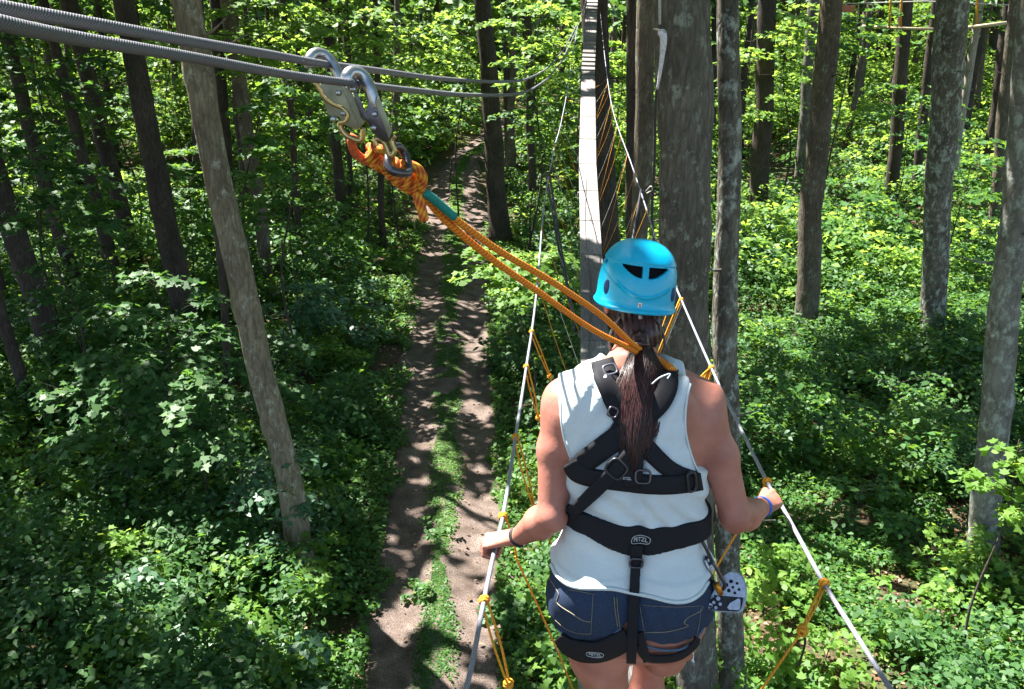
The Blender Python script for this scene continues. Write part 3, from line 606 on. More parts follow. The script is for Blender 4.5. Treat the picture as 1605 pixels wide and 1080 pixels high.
def braid_mat(name, a_, b_, c_, n=6, k=700):
    m, nt, b = mat(name, .8, .25); u = nd(nt, 'ShaderNodeUVMap'); sx = nd(nt, 'ShaderNodeSeparateXYZ'); nt.links.new(u.outputs[0], sx.inputs[0])
    def wave(sn, kk):
        a = nd(nt, 'ShaderNodeMath', operation='MULTIPLY'); a.inputs[1].default_value = 2 * math.pi * sn; nt.links.new(sx.outputs[0], a.inputs[0])
        c = nd(nt, 'ShaderNodeMath', operation='MULTIPLY_ADD'); c.inputs[1].default_value = kk; nt.links.new(sx.outputs[1], c.inputs[0]); nt.links.new(a.outputs[0], c.inputs[2])
        s = nd(nt, 'ShaderNodeMath', operation='SINE'); nt.links.new(c.outputs[0], s.inputs[0]); return s.outputs[0]
    w1 = wave(2, k * .4); w2 = wave(-n, k); mn = nd(nt, 'ShaderNodeMath', operation='ADD'); nt.links.new(w1, mn.inputs[0]); nt.links.new(w2, mn.inputs[1])
    h = nd(nt, 'ShaderNodeMath', operation='MULTIPLY_ADD'); h.inputs[1].default_value = .25; h.inputs[2].default_value = .5; nt.links.new(mn.outputs[0], h.inputs[0])
    nt.links.new(ramp(nt, h.outputs[0], [(.15, c_), (.5, a_), (.85, b_)]), b.inputs['Base Color']); bump(nt, b, h.outputs[0], .5, .002); return m
M_ROPE = braid_mat('orange_braided_rope', (.72, .20, .015), (.78, .38, .03), (.55, .09, .02), 8, 1500)
M_KNOT = braid_mat('orange_red_rope', (.60, .15, .02), (.66, .34, .03), (.34, .06, .02), 6, 520)
M_TAIL = simple('red_orange_rope', (.52, .11, .035), .8, .2, var=.4, scale=260, bmp=.6)
M_TEAL = simple('teal_whipping', (.01, .20, .17), .7, .3, scale=300)
M_CORD = braid_mat('orange_cord', (.66, .27, .02), (.74, .40, .05), (.52, .18, .01), 4, 900)
M_WCORD = simple('white_cord', (.42, .40, .36), .8, .2)
M_BLACK = simple('black_tube', (.02, .02, .024), .4, .5)
M_STEEL = simple('worn_steel', (.40, .40, .42), .32, .5, .9, .3, 40, .15)
M_OLIVE = simple('yellow_chromate_steel', (.25, .245, .17), .45, .5, .7, .3, 30, .1)
M_GOLD = simple('gold_plated_steel', (.50, .37, .16), .35, .5, .85)
M_DKSTEEL = simple('dark_steel', (.11, .10, .115), .35, .5, .9)
def wood_mat():
    m, nt, b = mat('weathered_board', .9, .15); n = noise(nt, 14, 8, coord(nt, 'Object', (6, .5, 6))); n2 = noise(nt, 3, 5, coord(nt))
    c = ramp(nt, n.outputs[0], [(.3, (.13, .12, .115)), (.7, (.27, .25, .24))]); c = mixc(nt, ramp(nt, n2.outputs[0], [(.4, (0,) * 3), (.75, (.6,) * 3)]), c, (.17, .15, .14))
    oi = nd(nt, 'ShaderNodeObjectInfo'); c = mixc(nt, 1.0, c, ramp(nt, oi.outputs['Random'], [(0, (.6,) * 3), (1, (1.25,) * 3)]), 'MULTIPLY')
    nt.links.new(c, b.inputs['Base Color']); bump(nt, b, n.outputs[0], .6, .008); return m
M_BOARD = wood_mat()

# ------------------------------------------------------------------ plank bridge
dY = np.array([.8, 2.1, 4.0, 5.8, 7.5, 9.4, 12.2, 16.5, 20.5, 22.5]); dD = np.array([2.26, 2.32, 2.46, 2.5, 2.47, 2.38, 1.80, .74, -.36, -.95])
def deck_drop(Y):
    f = lambda y: np.interp(y, dY, dD); return float((f(Y - .6) + f(Y) * 2 + f(Y + .6)) / 4)
pxs = {2.65: 957, 4.0: 944, 5.8: 937, 7.5: 931, 9.4: 927, 12.2: 921, 16.5: 922, 20.5: 928, 22.5: 932}
_dx = []
for Y_, c_ in pxs.items():
    z = CAMH - deck_drop(Y_); x = 0
    lo, hi = -2, 6
    v = Vector((0, Y_, z - CAMH))
    def pxof(xx):
        q_ = CR.transposed() @ Vector((xx, Y_, z - CAMH)); return W0 / 2 + F * q_.x / -q_.z
    for _ in range(40):
        mid = (lo + hi) / 2
        if pxof(mid) < c_: lo = mid
        else: hi = mid
    _dx.append(mid)
_dy = list(pxs); _dx = [_dx[0] - .04] + _dx; _dy = [.8] + _dy
def deck_x(Y): return float(np.interp(Y, _dy, _dx))
def deck_pt(Y, off=0.0, up=0.0): return Vector((deck_x(Y) + off, Y, CAMH - deck_drop(Y) + up))
bridge = thing('rope_bridge', 'grey plank walkway hung on wire hand lines and orange strings, running to the far tree', 'rope bridge', deck_pt(6))
Y = 0.9; i = 0
while Y < 22.3:
    L = 1.2 if Y < 9 else (.9 if Y < 15 else .14); gap = .018 if Y < 15 else .10
    mb = MB(); w = .235; ny_ = max(2, int(L / .2)); th = .038
    top = []
    for j in range(ny_ + 1):
        y = Y + L * j / ny_; top.append([deck_pt(y, -w / 2), deck_pt(y, w / 2)])
    vs = []; 
    for a, b in top: vs += [a, b, b - Vector((0, 0, th)), a - Vector((0, 0, th))]
    fs = []
    for j in range(ny_):
        o = j * 4
        for k in range(4): fs.append((o + k, o + (k + 1) % 4, o + 4 + (k + 1) % 4, o + 4 + k))
    fs += [(3, 2, 1, 0), tuple(ny_ * 4 + k for k in range(4))]
    mb.poly(fs, vs).build('deck_board', M_BOARD, bridge, False, .003); Y += L + gap; i += 1
for Y in (1.4, 2.5, 4.1, 5.7, 7.3, 8.9, 10.1, 11.3, 12.5, 13.7, 14.9): MB().box(deck_pt(Y, 0, -.066), .27, .07, .045).build('cross_bar', M_BOARD, bridge, False)
for s in (-1, 1):
    MB().tube([deck_pt(y, s * .09, -.098) for y in np.arange(.8, 22.5, .35)], .006, 6).build('deck_cable', M_CABLE_THIN, bridge)
# the thin dark line lying along the boards
MB().tube([deck_pt(y, -.035 + .02 * math.sin(y * 1.7), .004) for y in np.arange(.9, 12, .3)], .0035, 5).build('deck_line', M_BLACK, bridge)
def hand_Y(px, py):                       # where the sight line meets the height of the hand line
    lo, hi = .5, 22.0; f = lambda y: (CAMH - P(px, py, y).z) - (deck_drop(y) - 0.94 - .04 * max(0, y - 9))
    best = None; prev = f(lo); y = lo
    while y < hi:
        y2 = y + .02; v = f(y2)
        if prev > 0 >= v or prev < 0 <= v: return y2
        y, prev = y2, v
    return None
LPX = [(705, 1150), (735, 1062), (757, 950), (774, 868), (790, 800), (808, 685), (825, 575), (838, 485), (846, 400), (853, 320)]
RPX = [(1445, 1150), (1396, 1080), (1345, 1000), (1292, 915), (1250, 838), (1222, 787), (1206, 762), (1160, 670), (1115, 577), (1068, 470), (1030, 380), (1010, 318), (990, 258)]
def line_pts(px):
    out = []
    for a, b in px:
        Y = hand_Y(a, b)
        if Y: out.append(P(a, b, Y))
    return out
HL = line_pts(LPX); HR = line_pts(RPX)
print('HL', [tuple(round(c, 2) for c in p) for p in HL]); print('HR', [tuple(round(c, 2) for c in p) for p in HR])
HL += [P(868, 235, 9.6), P(880, 190, 12.5), P(893, 120, 17), P(905, 40, 22)]
HR += [P(960, 170, 12.5), P(948, 90, 17), P(940, 10, 22)]
CL = catmull(HL, 10); CRr = catmull(HR, 10)
def resample(pts, step):
    out = [pts[0]]; acc = 0
    for a, b in zip(pts, pts[1:]):
        L = (b - a).length; t = step - acc
        while t <= L: out.append(a.lerp(b, t / L)); t += step
        acc = (acc + L) % step if L >= step - acc else acc + L
    return out
def near_far(pts, rad, name, parent, m, helix, cut=4.5):
    pts = resample(pts, .004); a = [p for p in pts if p.y < cut]; b = [p for p in pts if p.y >= cut][::12]
    mb = MB(); mb.tube(a, rad, 18, True, helix); mb.tube([a[-1]] + b, rad, 8, True); return mb.build(name, m, parent)
near_far(CL, .0062, 'hand_cable', bridge, M_CABLE_THIN, None, 3.6); near_far(CRr, .0062, 'hand_cable', bridge, M_CABLE_THIN, None, 3.6)
def at_py(curve, py):                      # point of a curve at a given photo row
    def row(p):
        q_ = CR.transposed() @ (p - Vector((0, 0, CAMH))); return H0 / 2 - F * q_.y / -q_.z
    return min(curve, key=lambda p: abs(row(p) - py))
def knot_lump(p, r, m, parent, name='rope_knot', ax=None):
    mb = MB(); ax = (ax or Vector((0, 1, .1))).normalized(); u = ax.orthogonal().normalized(); w = ax.cross(u)
    for k in range(3):
        c = p + ax * (k - 1) * r * .75; mb.tube([c + (u * math.cos(t) + w * math.sin(t)) * r * (.95 if k != 1 else 1.15) + ax * r * .2 * math.sin(t) for t in np.linspace(0, 2 * math.pi, 13)[:-1]], r * .48, 6, False, closed=True)
    mb.tube([p + w * r, p + u * r * .4 - ax * r, p - w * r, p + u * r + ax * r], r * .5, 6); return mb.build(name, m, parent)
def string(pts, r, m, name='suspender_rope'): return MB().tube(catmull(pts, 6), r, 6).build(name, m, bridge)
# near strings, read from the photo: knot on the hand line, small knot below, then down to the deck edge
for row, lump, Yd in ((940, (797, 1072, 1.9), 2.0), (806, (808, 872, 2.34), 2.72), (684, (838, 800, 3.05), 3.4), (573, (844, 655, 4.0), 4.2), (520, (862, 590, 4.4), 4.8)):
    k = at_py(CL, row); l = P(*lump); e = deck_pt(Yd, -.13, -.02)
    knot_lump(k, .0095, M_CORD, bridge, ax=Vector((.0, 1, .1)))
    if row != 806: knot_lump(l, .0095, M_CORD, bridge, ax=(l - k))
    s_ = Vector((.007, .004, 0)); mid = k.lerp(l, .5)
    string([k + s_, mid + s_ * 1.6 + Vector((0, 0, -.01)), l + s_ * .4], .0036, M_CORD)
    if row != 806: string([k - s_, mid - s_ * 1.2, l - s_ * .4], .0036, M_CORD)
    string([l, l.lerp(e, .5) + Vector((.004, 0, 0)), e], .0036, M_CORD)
for row, lump, Yd in ((912, (1258, 988, 1.92), 2.1), (756, None, 2.75), (575, None, 4.0), (470, None, 5.0)):
    k = at_py(CRr, row); e = deck_pt(Yd, .13, -.02); knot_lump(k, .0100, M_CORD, bridge)
    if lump:
        l = P(*lump); knot_lump(l, .010, M_CORD, bridge, ax=(l - k)); s_ = Vector((.006, .004, 0))
        string([k + s_, k.lerp(l, .5) + s_ * 1.5, l], .0036, M_CORD); string([k - s_, k.lerp(l, .5) - s_ * 1.5, l], .0036, M_CORD); string([l, l.lerp(e, .5), e], .0036, M_CORD)
        string([l, l + Vector((.012, 0, -.04)), l + Vector((.006, .0, -.11))], .003, M_BLACK, 'cord_tail')
    elif row == 575:                      # a hanging bundle of loose loops
        for j in range(5):
            o = Vector(((j - 2) * .012, .01 * j, 0)); string([k + o * .3, k + o * 1.3 + Vector((-.02, 0, -.06)), k + o + Vector((-.045, 0, -.17))], .0042, M_CORD, 'cord_bundle')
        string([k, k.lerp(e, .5), e], .0036, M_CORD)
    elif row == 470:
        for o in (-.012, .0, .012): string([k + Vector((o, 0, 0)), k.lerp(e, .5) + Vector((o, 0, 0)), e], .004, M_CORD if o <= 0 else M_WCORD)
    else: string([k, k.lerp(e, .5), e], .0036, M_CORD)
# far strings: alternating orange and white, every few decimetres
Y = 5.4; i = 0
while Y < 15.5:
    for curve, s in ((CL, -1), (CRr, 1)):
        k = min(curve, key=lambda p: abs(p.y - Y)); m_ = M_CORD if (i + (s > 0)) % (2 if s > 0 else 2) == 0 else M_WCORD
        e = deck_pt(Y + .30, s * .13, -.02); string([k, k.lerp(e, .5) + Vector((random.uniform(-.02, .02), 0, -.01)), e], .0020, m_)
        if s > 0 and i % 2 == 0: e = deck_pt(max(5, Y - .34), s * .13, -.02); string([k, e], .0017, M_CORD if m_ is M_WCORD else M_WCORD)
        knot_lump(k, .0075, m_, bridge)
    Y += .75; i += 1
# black spreader tubes from the hand lines to the deck
for px_, py_, Yk, Yd, s in ((856, 268, None, 7.3, -1), (1002, 290, None, 7.0, 1)):
    a = at_py(CL if s < 0 else CRr, py_ + 10); e = deck_pt(Yd, s * .16, -.05)
    for o in (0, .03): MB().tube([a + Vector((o * s, o, .03)), a.lerp(e, .5) + Vector((o * s * .8, o, 0)), e + Vector((o * .5, o, 0))], .011, 8).build('spreader_tube', M_BLACK, bridge)

# ------------------------------------------------------------------ safety cables overhead
SC1 = [P(-60, -2, .62), P(0, 12, .68), P(120, 33, .80), P(300, 65, 1.02), P(420, 85, 1.22), P(505, 100, 1.40), P(600, 112, 1.75), P(700, 124, 2.5), P(790, 128, 3.8), P(830, 122, 5.0), P(865, 100, 7.0), P(890, 66, 10.5), P(912, 20, 18), P(922, -10, 22)]
SC2 = [P(-60, 18, .58), P(0, 36, .63), P(120, 60, .76), P(300, 90, .98), P(450, 117, 1.22), P(555, 131, 1.40), P(640, 141, 1.75), P(740, 149, 2.6), P(810, 147, 3.8), P(842, 135, 5.0), P(868, 112, 7.0), P(889, 78, 10.5), P(912, 28, 18), P(924, -2, 22)]
C1 = catmull(SC1, 14); C2 = catmull(SC2, 14)
for c, lb in ((C1, 'upper of the two thick twisted steel cables crossing the top left corner'), (C2, 'lower of the two thick twisted steel cables crossing the top left corner')):
    tag(near_far(c, .0058, 'safety_cable', None, M_CABLE, None, 2.6), lb, 'steel cable')

# ------------------------------------------------------------------ snap hooks on the cables, lanyard, knot
def h7(x, y, Y): return P(480 + x / 4.91, 70 + y / 4.91, Y)         # pixels of an enlarged crop of the photo
def circ(c, ax, r, n=14):
    ax = Vector(ax).normalized(); u = ax.orthogonal().normalized(); w = ax.cross(u); return [c + (u * math.cos(t) + w * math.sin(t)) * r for t in np.linspace(0, 2 * math.pi, n + 1)[:-1]]
VN = ray(570, 170)                          # thickness direction of the hooks
def snap_hook(label, hook, hr, plate, side, gate, rivets, eye, Y, slot=None, mh=None, mp=None):
    root = thing('snap_hook', label, 'snap hook', h7(*hook[len(hook) // 2][:2], Y), 'steel snap hooks on the overhead cables')
    MB().tube(catmull([h7(a, b, Y + dy) for a, b, dy in [(h[0], h[1], h[2] if len(h) > 2 else 0) for h in hook]], 8), hr, 14).build('hook', mh or M_STEEL, root)
    MB().prism([h7(a, b, Y) for a, b in plate], VN, .016).build('body', mp or M_OLIVE, root, False, .0025)
    if side: MB().prism([h7(a, b, Y - .004) for a, b in side], VN, .022).build('lock_lever', M_OLIVE, root, False, .002)
    if gate: MB().tube(catmull([h7(a, b, Y - .006) for a, b in gate], 6), .0042, 10).build('gate', M_GOLD, root)
    for a, b in rivets:
        c = h7(a, b, Y) - VN * .009; MB().tube([c + VN * .004, c - VN * .001, c - VN * .0025], [.0048, .0046, .0025], 12).build('rivet', M_STEEL, root)
    MB().tube(catmull([h7(a, b, Y) for a, b in eye], 8), .0042, 10).build('swivel_eye', M_GOLD, root)
snap_hook('left steel snap hook with gold gate clipped over the upper cable', [(30, 175, -.012), (22, 120, -.012), (60, 72, -.004), (125, 72, .006), (185, 120, .008), (225, 185, .004), (262, 262, 0), (300, 350, 0)], .0085,
          [(95, 310), (180, 265), (300, 335), (360, 430), (440, 610), (395, 655), (300, 620), (255, 560), (175, 545), (130, 430)], [(272, 335), (330, 320), (452, 600), (412, 640)],
          [(70, 290), (110, 350), (140, 405), (195, 450), (280, 490), (322, 545), (300, 590), (250, 600)], [(250, 372), (285, 528), (210, 572)], [(300, 580), (262, 600), (268, 650), (320, 705), (420, 735), (440, 640)], 1.42)
snap_hook('right steel snap hook with dark hinge clipped over the lower cable', [(335, 300, -.010), (312, 250, -.012), (345, 212, -.004), (405, 218, .004), (455, 265, .006), (490, 340, .002), (520, 430, 0), (540, 480, 0)], .0095,
          [(478, 430), (545, 430), (600, 560), (660, 690), (640, 740), (590, 745), (545, 715), (470, 600), (420, 560), (360, 360), (395, 370), (460, 520)], [(525, 445), (560, 395), (660, 660), (636, 728)],
          None, [(362, 344), (528, 535), (520, 640)], [(540, 780), (530, 735), (560, 725), (600, 760), (640, 850), (680, 820), (655, 740), (680, 700)], 1.40, mh=M_STEEL, mp=M_DKSTEEL)
lk = thing('oval_link', 'oval dark steel link tying the right snap hook to the rope knot', 'steel link', h7(720, 900, 1.42))
MB().tube(catmull([h7(a, b, Y_) for a, b, Y_ in ((665, 790, 1.43), (625, 880, 1.41), (640, 950, 1.40), (700, 985, 1.40), (785, 985, 1.42), (785, 920, 1.44), (750, 830, 1.45), (710, 785, 1.44), (665, 790, 1.43))], 8), .0068, 12).build('ring', M_DKSTEEL, lk)
lan = thing('lanyard_rope', 'doubled orange lanyard rope with knots and teal whipping, from the hooks to the harness', 'rope', P(640, 280, 1.47))
def rp(px, py, Y): return P(px, py, Y)
def coil(a, b, r, turns, rr, mb):
    ax = (b - a).normalized(); u = ax.orthogonal().normalized(); w = ax.cross(u); n = turns * 12; pts = []
    for i in range(n + 1):
        t = 2 * math.pi * i / 12; env = .72 + .28 * math.sin(math.pi * i / n); pts.append(a.lerp(b, i / n) + (u * math.cos(t) + w * math.sin(t)) * r * env)
    mb.tube(pts, rr, 8)
mb = MB(); coil(rp(576, 238, 1.45), rp(612, 262, 1.47), .0125, 4, .0072, mb); mb.tube(catmull([rp(590, 232, 1.44), rp(600, 236, 1.43), rp(612, 246, 1.44), rp(606, 262, 1.45), rp(590, 258, 1.44)], 6), .0075, 9)
coil(rp(612, 262, 1.47), rp(662, 296, 1.50), .0165, 5, .0075, mb); mb.tube(catmull([rp(630, 258, 1.44), rp(650, 262, 1.45), rp(662, 276, 1.46), rp(660, 296, 1.48)], 6), .0085, 9)
mb.build('knot', M_KNOT, lan)
MB().tube(catmull([rp(556, 212, 1.43), rp(551, 222, 1.43), rp(556, 238, 1.44), rp(570, 250, 1.45), rp(584, 255, 1.46), rp(594, 252, 1.47)], 8), .0072, 12).build('loop', M_TAIL, lan)
MB().tube(catmull([rp(650, 292, 1.49), rp(656, 312, 1.48), rp(662, 332, 1.475), rp(665, 347, 1.47)], 6), [.0085] * 17 + [.0082, .006], 12).build('tail', M_KNOT, lan)
MB().tube(catmull([rp(664, 300, 1.485), rp(684, 316, 1.51), rp(712, 340, 1.545)], 6), .0078, 12).build('whipping', M_TEAL, lan)
LEND = 2.03
MB().tube(catmull([rp(666, 308, 1.51), rp(700, 347, 1.56), rp(768, 404, 1.66), rp(846, 459, 1.78), rp(926, 515, 1.93), rp(985, 545, 2.04), rp(1012, 560, 2.10), rp(1035, 570, 2.12)], 10), .0068, 14).build('strand', M_ROPE, lan)
MB().tube(catmull([rp(660, 302, 1.51), rp(710, 341, 1.555), rp(782, 393, 1.66), rp(864, 441, 1.78), rp(942, 494, 1.92), rp(990, 538, 2.04), rp(1016, 554, 2.10), rp(1035, 564, 2.12)], 10), .0068, 14).build('strand', M_ROPE, lan)

# ------------------------------------------------------------------ strap on the thickest trunk, rope course in the distance
strp = thing('tree_strap', 'black strap in a white sleeve running down the left side of the thickest trunk', 'strap', P(1031, 380, 8.1))
MB().tube(catmull([P(1033, -20, 8.0), P(1036, 40, 7.95), P(1041, 62, 7.9), P(1034, 110, 7.95), P(1028, 160, 8), P(1026, 250, 8.05), P(1022, 330, 8.1), P(1026, 400, 8.1)], 8), [.012] * 15 + [.03] * 5 + [.022] * 8 + [.013] * 29, 8).build('band', M_BLACK, strp)
MB().tube(catmull([P(1034, -20, 7.95), P(1034, 38, 7.9)], 2), .012, 8).build('sleeve', M_WCORD, strp)
MB().tube(catmull([P(1035, 48, 7.87), P(1040, 62, 7.84), P(1035, 110, 7.88), P(1030, 140, 7.92)], 6), [.022, .03, .036, .036, .034, .03, .03, .028, .026, .022, .02, .018, .016, .015, .014, .012, .01, .01, .01], 8).build('sleeve', simple('white_sleeve', (.62, .6, .64), .5, .4), strp)
MB().tube([P(1024, 45, 7.86), P(1044, 50, 7.82)], .008, 6).build('clip', M_WCORD, strp)
MB().tube(catmull([P(1012, 300, 8), P(1020, 292, 7.9), P(1022, 298, 7.9), P(1014, 303, 7.95)], 4), .006, 6).build('clip', M_WCORD, strp)
bc = thing('hanging_beam', 'long pale horizontal beam with orange ropes hanging between trees at upper right', 'hanging beam', P(1440, 44, 33))
MB().tube([P(1352, 41, 34), P(1400, 44, 33), P(1470, 46, 33)], .045, 8).build('beam', simple('pale_wood', (.36, .29, .19), .8, .2), bc)
MB().tube([P(1512, 44, 32), P(1577, 36, 32)], .06, 8).build('beam', simple('pale_wood_end', (.42, .34, .22), .8, .2), bc)
for a in (1394, 1411, 1468, 1530): MB().tube([P(a, 44, 33), P(a + 3, -30, 33)], .035, 6).build('rope', M_CORD, bc)
MB().tube([P(1320, 6, 33), P(1450, 2, 33), P(1590, 8, 33)], .02, 6).build('rope', M_WCORD, bc)
tub = thing('hanging_bucket', 'small reddish wooden block hanging high between the far trees at upper right', 'block', P(1327, 14, 33))
MB().box(P(1327, 14, 33), .45, .4, .22).build('block', simple('red_wood', (.40, .16, .09), .8, .2), tub, False, .02)
MB().tube([P(1327, 10, 33), P(1327, -30, 33)], .02, 6).build('rope', M_WCORD, tub)
# ------------------------------------------------------------------ solid modelling by distance field (for the climber)
def surface_nets(fn, lo, hi, h):
    lo = np.array(lo, float); n = np.ceil((np.array(hi) - lo) / h).astype(int) + 1
    ax = [lo[i] + h * np.arange(n[i]) for i in range(3)]; Fv = fn(*np.meshgrid(*ax, indexing='ij')).astype(np.float32); neg = Fv < 0
    a = np.zeros(tuple(n - 1), bool); o = np.ones(tuple(n - 1), bool)
    cor = [(i, j, k) for i in (0, 1) for j in (0, 1) for k in (0, 1)]
    for i, j, k in cor:
        s = neg[i:n[0] - 1 + i, j:n[1] - 1 + j, k:n[2] - 1 + k]; a |= s; o &= s
    cell = np.argwhere(a & ~o); idm = np.full(tuple(n - 1), -1, np.int32); idm[tuple(cell.T)] = np.arange(len(cell))
    acc = np.zeros((len(cell), 3)); cnt = np.zeros(len(cell)); val = {c: Fv[tuple((cell + c).T)] for c in cor}
    for c in cor:
        for ax_ in range(3):
            if c[ax_]: continue
            d = list(c); d[ax_] = 1; d = tuple(d); f0, f1 = val[c], val[d]; m = (f0 < 0) != (f1 < 0); t = np.where(m, f0 / np.where(f0 == f1, 1, f0 - f1), 0)
            p = np.tile(np.array(c, float), (len(cell), 1)); p[:, ax_] = t; acc += p * m[:, None]; cnt += m
    V = lo + (cell + acc / np.maximum(cnt, 1)[:, None]) * h; Q = []
    for ax_ in range(3):
        b, c = [i for i in range(3) if i != ax_]
        if ax_ == 1: b, c = c, b
        sl0 = [slice(None)] * 3; sl1 = [slice(None)] * 3; sl0[ax_] = slice(0, -1); sl1[ax_] = slice(1, None)
        ch = np.argwhere(neg[tuple(sl0)] != neg[tuple(sl1)]); ch = ch[(ch[:, b] > 0) & (ch[:, c] > 0) & (ch[:, b] < n[b] - 1) & (ch[:, c] < n[c] - 1)]
        s = neg[tuple(ch.T)]; q = []
        for db, dc in ((0, 0), (-1, 0), (-1, -1), (0, -1)):
            e = ch.copy(); e[:, b] += db; e[:, c] += dc; q.append(idm[tuple(e.T)])
        q = np.stack(q, 1); q[~s] = q[~s][:, ::-1]; Q.append(q)
    return V, np.concatenate(Q)[:, ::-1]
def nets_mesh(name, fn, lo, hi, h):
    V, Q = surface_nets(fn, lo, hi, h); me = fast_mesh(name, V, Q); me.validate(); return me
def smin(a, b, k): hh = np.clip(.5 + .5 * (b - a) / k, 0, 1); return b + (a - b) * hh - k * hh * (1 - hh)
def rcone(X, Y, Z, a, b, r1, r2, sy=1.0):
    a = np.array(a); b = np.array(b); d = b - a; L2 = float(d @ d)
    t = np.clip(((X - a[0]) * d[0] + (Y - a[1]) * d[1] + (Z - a[2]) * d[2]) / L2, 0, 1)
    return np.sqrt((X - a[0] - t * d[0]) ** 2 + ((Y - a[1] - t * d[1]) / sy) ** 2 + (Z - a[2] - t * d[2]) ** 2) - (r1 + (r2 - r1) * t)
def ell(X, Y, Z, c, r):
    k = np.sqrt(((X - c[0]) / r[0]) ** 2 + ((Y - c[1]) / r[1]) ** 2 + ((Z - c[2]) / r[2]) ** 2); return (k - 1) * min(r)
class Field:
    """smooth union of primitives, each only evaluated near itself"""
    def __init__(s): s.p = []
    def cone(s, a, b, r1, r2, k=.02, sy=1.0): a = Vector(a); b = Vector(b); R_ = max(r1, r2) * max(1, sy) + .06; s.p.append(('c', tuple(a), tuple(b), r1, r2, sy, k, [min(a[i], b[i]) - R_ for i in range(3)], [max(a[i], b[i]) + R_ for i in range(3)])); return s
    def ell(s, c, r, k=.02): s.p.append(('e', tuple(c), tuple(r), 0, 0, 0, k, [c[i] - r[i] - .07 for i in range(3)], [c[i] + r[i] + .07 for i in range(3)])); return s
    def __call__(s, X, Y, Z, D=None):
        D = np.full(X.shape, .2) if D is None else D.copy()
        for q in s.p:
            lo, hi = q[7], q[8]
            if X.ndim == 3:
                ix = [np.searchsorted(X[:, 0, 0], v) for v in (lo[0], hi[0])]; iy = [np.searchsorted(Y[0, :, 0], v) for v in (lo[1], hi[1])]; iz = [np.searchsorted(Z[0, 0, :], v) for v in (lo[2], hi[2])]
                sl = (slice(*ix), slice(*iy), slice(*iz))
                if X[sl].size == 0: continue
            else: sl = slice(None)
            x, y, z = X[sl], Y[sl], Z[sl]
            v = rcone(x, y, z, q[1], q[2], q[3], q[4], q[5]) if q[0] == 'c' else ell(x, y, z, q[1], q[2])
            D[sl] = smin(D[sl], v, q[6])
        return D

# ------------------------------------------------------------------ the climber, seen from behind
DPROF = [(380, 2.30), (445, 2.29), (520, 2.22), (600, 2.10), (700, 2.05), (800, 2.04), (880, 2.03), (940, 2.02), (1000, 2.04), (1080, 2.10)]
def bY(py): return float(np.interp(py, [a for a, _ in DPROF], [b for _, b in DPROF]))
def BP(px, py, dy=0.0): return P(px, py, bY(py) + dy)
def mpp(px, py): return 1.0 / ppm(BP(px, py))
# torso sections: row, left edge, right edge, half depth
SEC = [(566, 952, 1034, .060), (582, 935, 1054, .068), (596, 905, 1085, .078), (612, 882, 1106, .086), (640, 872, 1112, .098), (680, 878, 1103, .108), (720, 890, 1096, .110), (760, 897, 1094, .105), (800, 900, 1092, .098),
       (840, 895, 1092, .096), (880, 879, 1101, .104), (920, 868, 1108, .113), (950, 866, 1108, .116), (975, 874, 1102, .108), (1000, 888, 1092, .09), (1020, 900, 1085, .06)]
def sec_arrays(sec, grow=0.0):
    A = []
    for row, l, r, b in sec:
        c = BP((l + r) / 2, row); a = (r - l) / 2 / ppm(c); A.append((c.z, c.x, c.y, a + grow, b + grow))
    A.sort(); return np.array(A)
TS = sec_arrays(SEC)
def torso(X, Y, Z, S=TS, grow=0.0, e=2.35):
    zc = np.clip(Z, S[0, 0], S[-1, 0]); cx_, cy_, a, b = (np.interp(zc, S[:, 0], S[:, i]) for i in (1, 2, 3, 4)); a = a + grow; b = b + grow
    u = np.abs((X - cx_) / a); v = np.abs((Y - cy_) / b)
    k = (u ** e + v ** e) ** (1 / e); d = (k - 1) * np.minimum(a, b) * .9
    over = np.maximum(Z - S[-1, 0] - grow * .5, S[0, 0] - Z); return np.maximum(d, over)
ZS = lambda row: BP(985, row).z
def back_shape(X, Y, Z, D):
    """spine furrow, shoulder blades, buttocks"""
    D = smin(D, ell(X, Y, Z, BP(928, 650, -.055), (.062, .045, .085)), .035); D = smin(D, ell(X, Y, Z, BP(1052, 652, -.055), (.062, .045, .085)), .035)
    cx_ = np.interp(Z, TS[:, 0], TS[:, 1]); D = D + .010 * np.exp(-((X - cx_) / .018) ** 2) * smooth(ZS(900), ZS(820), Z) * smooth(ZS(590), ZS(640), Z)
    return D
HIPL, HIPR = BP(928, 950, .01), BP(1050, 952, .01)
DECKZ = CAMH - deck_drop(2.2)
def at_z(px, py, z):
    v = ray(px, py); t = (z - CAMH) / v.z; return Vector((v.x * t, v.y * t, z))
MIDL, MIDR = P(940, 1030, 2.05), P(1040, 1022, 2.14)
KL = P(952, 1120, 2.13); KR = P(1012, 1096, 2.34)
ANKL = Vector((KL.x + .005, KL.y + .03, DECKZ + .09)); ANKR = Vector((KR.x - .005, KR.y + .02, DECKZ + .09))
def legs(Fd, g=0.0, to_ankle=True):
    for H, M_, K, A_, rm, rk in ((HIPL, MIDL, KL, ANKL, .079, .056), (HIPR, MIDR, KR, ANKR, .064, .050)):
        kn = Vector((K.x, K.y, max(DECKZ + .46, min(K.z, DECKZ + .52))))
        Fd.cone(H + Vector((0, 0, -.02)), M_, .084 + g, rm + g, .03); Fd.cone(M_, kn, rm + g, rk + g, .02)
        if to_ankle: Fd.cone(kn, kn.lerp(A_, .4) + Vector((0, -.02, 0)), rk - .002, .054, .02); Fd.cone(kn.lerp(A_, .4) + Vector((0, -.02, 0)), A_, .053, .034, .02)
    return Fd
BUTT = [(BP(926, 930, -.060), (.084, .076, .095)), (BP(1048, 934, -.060), (.084, .076, .095))]
SHL, SHR = BP(886, 636), BP(1100, 650)
ELL, ELR = P(866, 806, 2.00), P(1152, 808, 2.02)
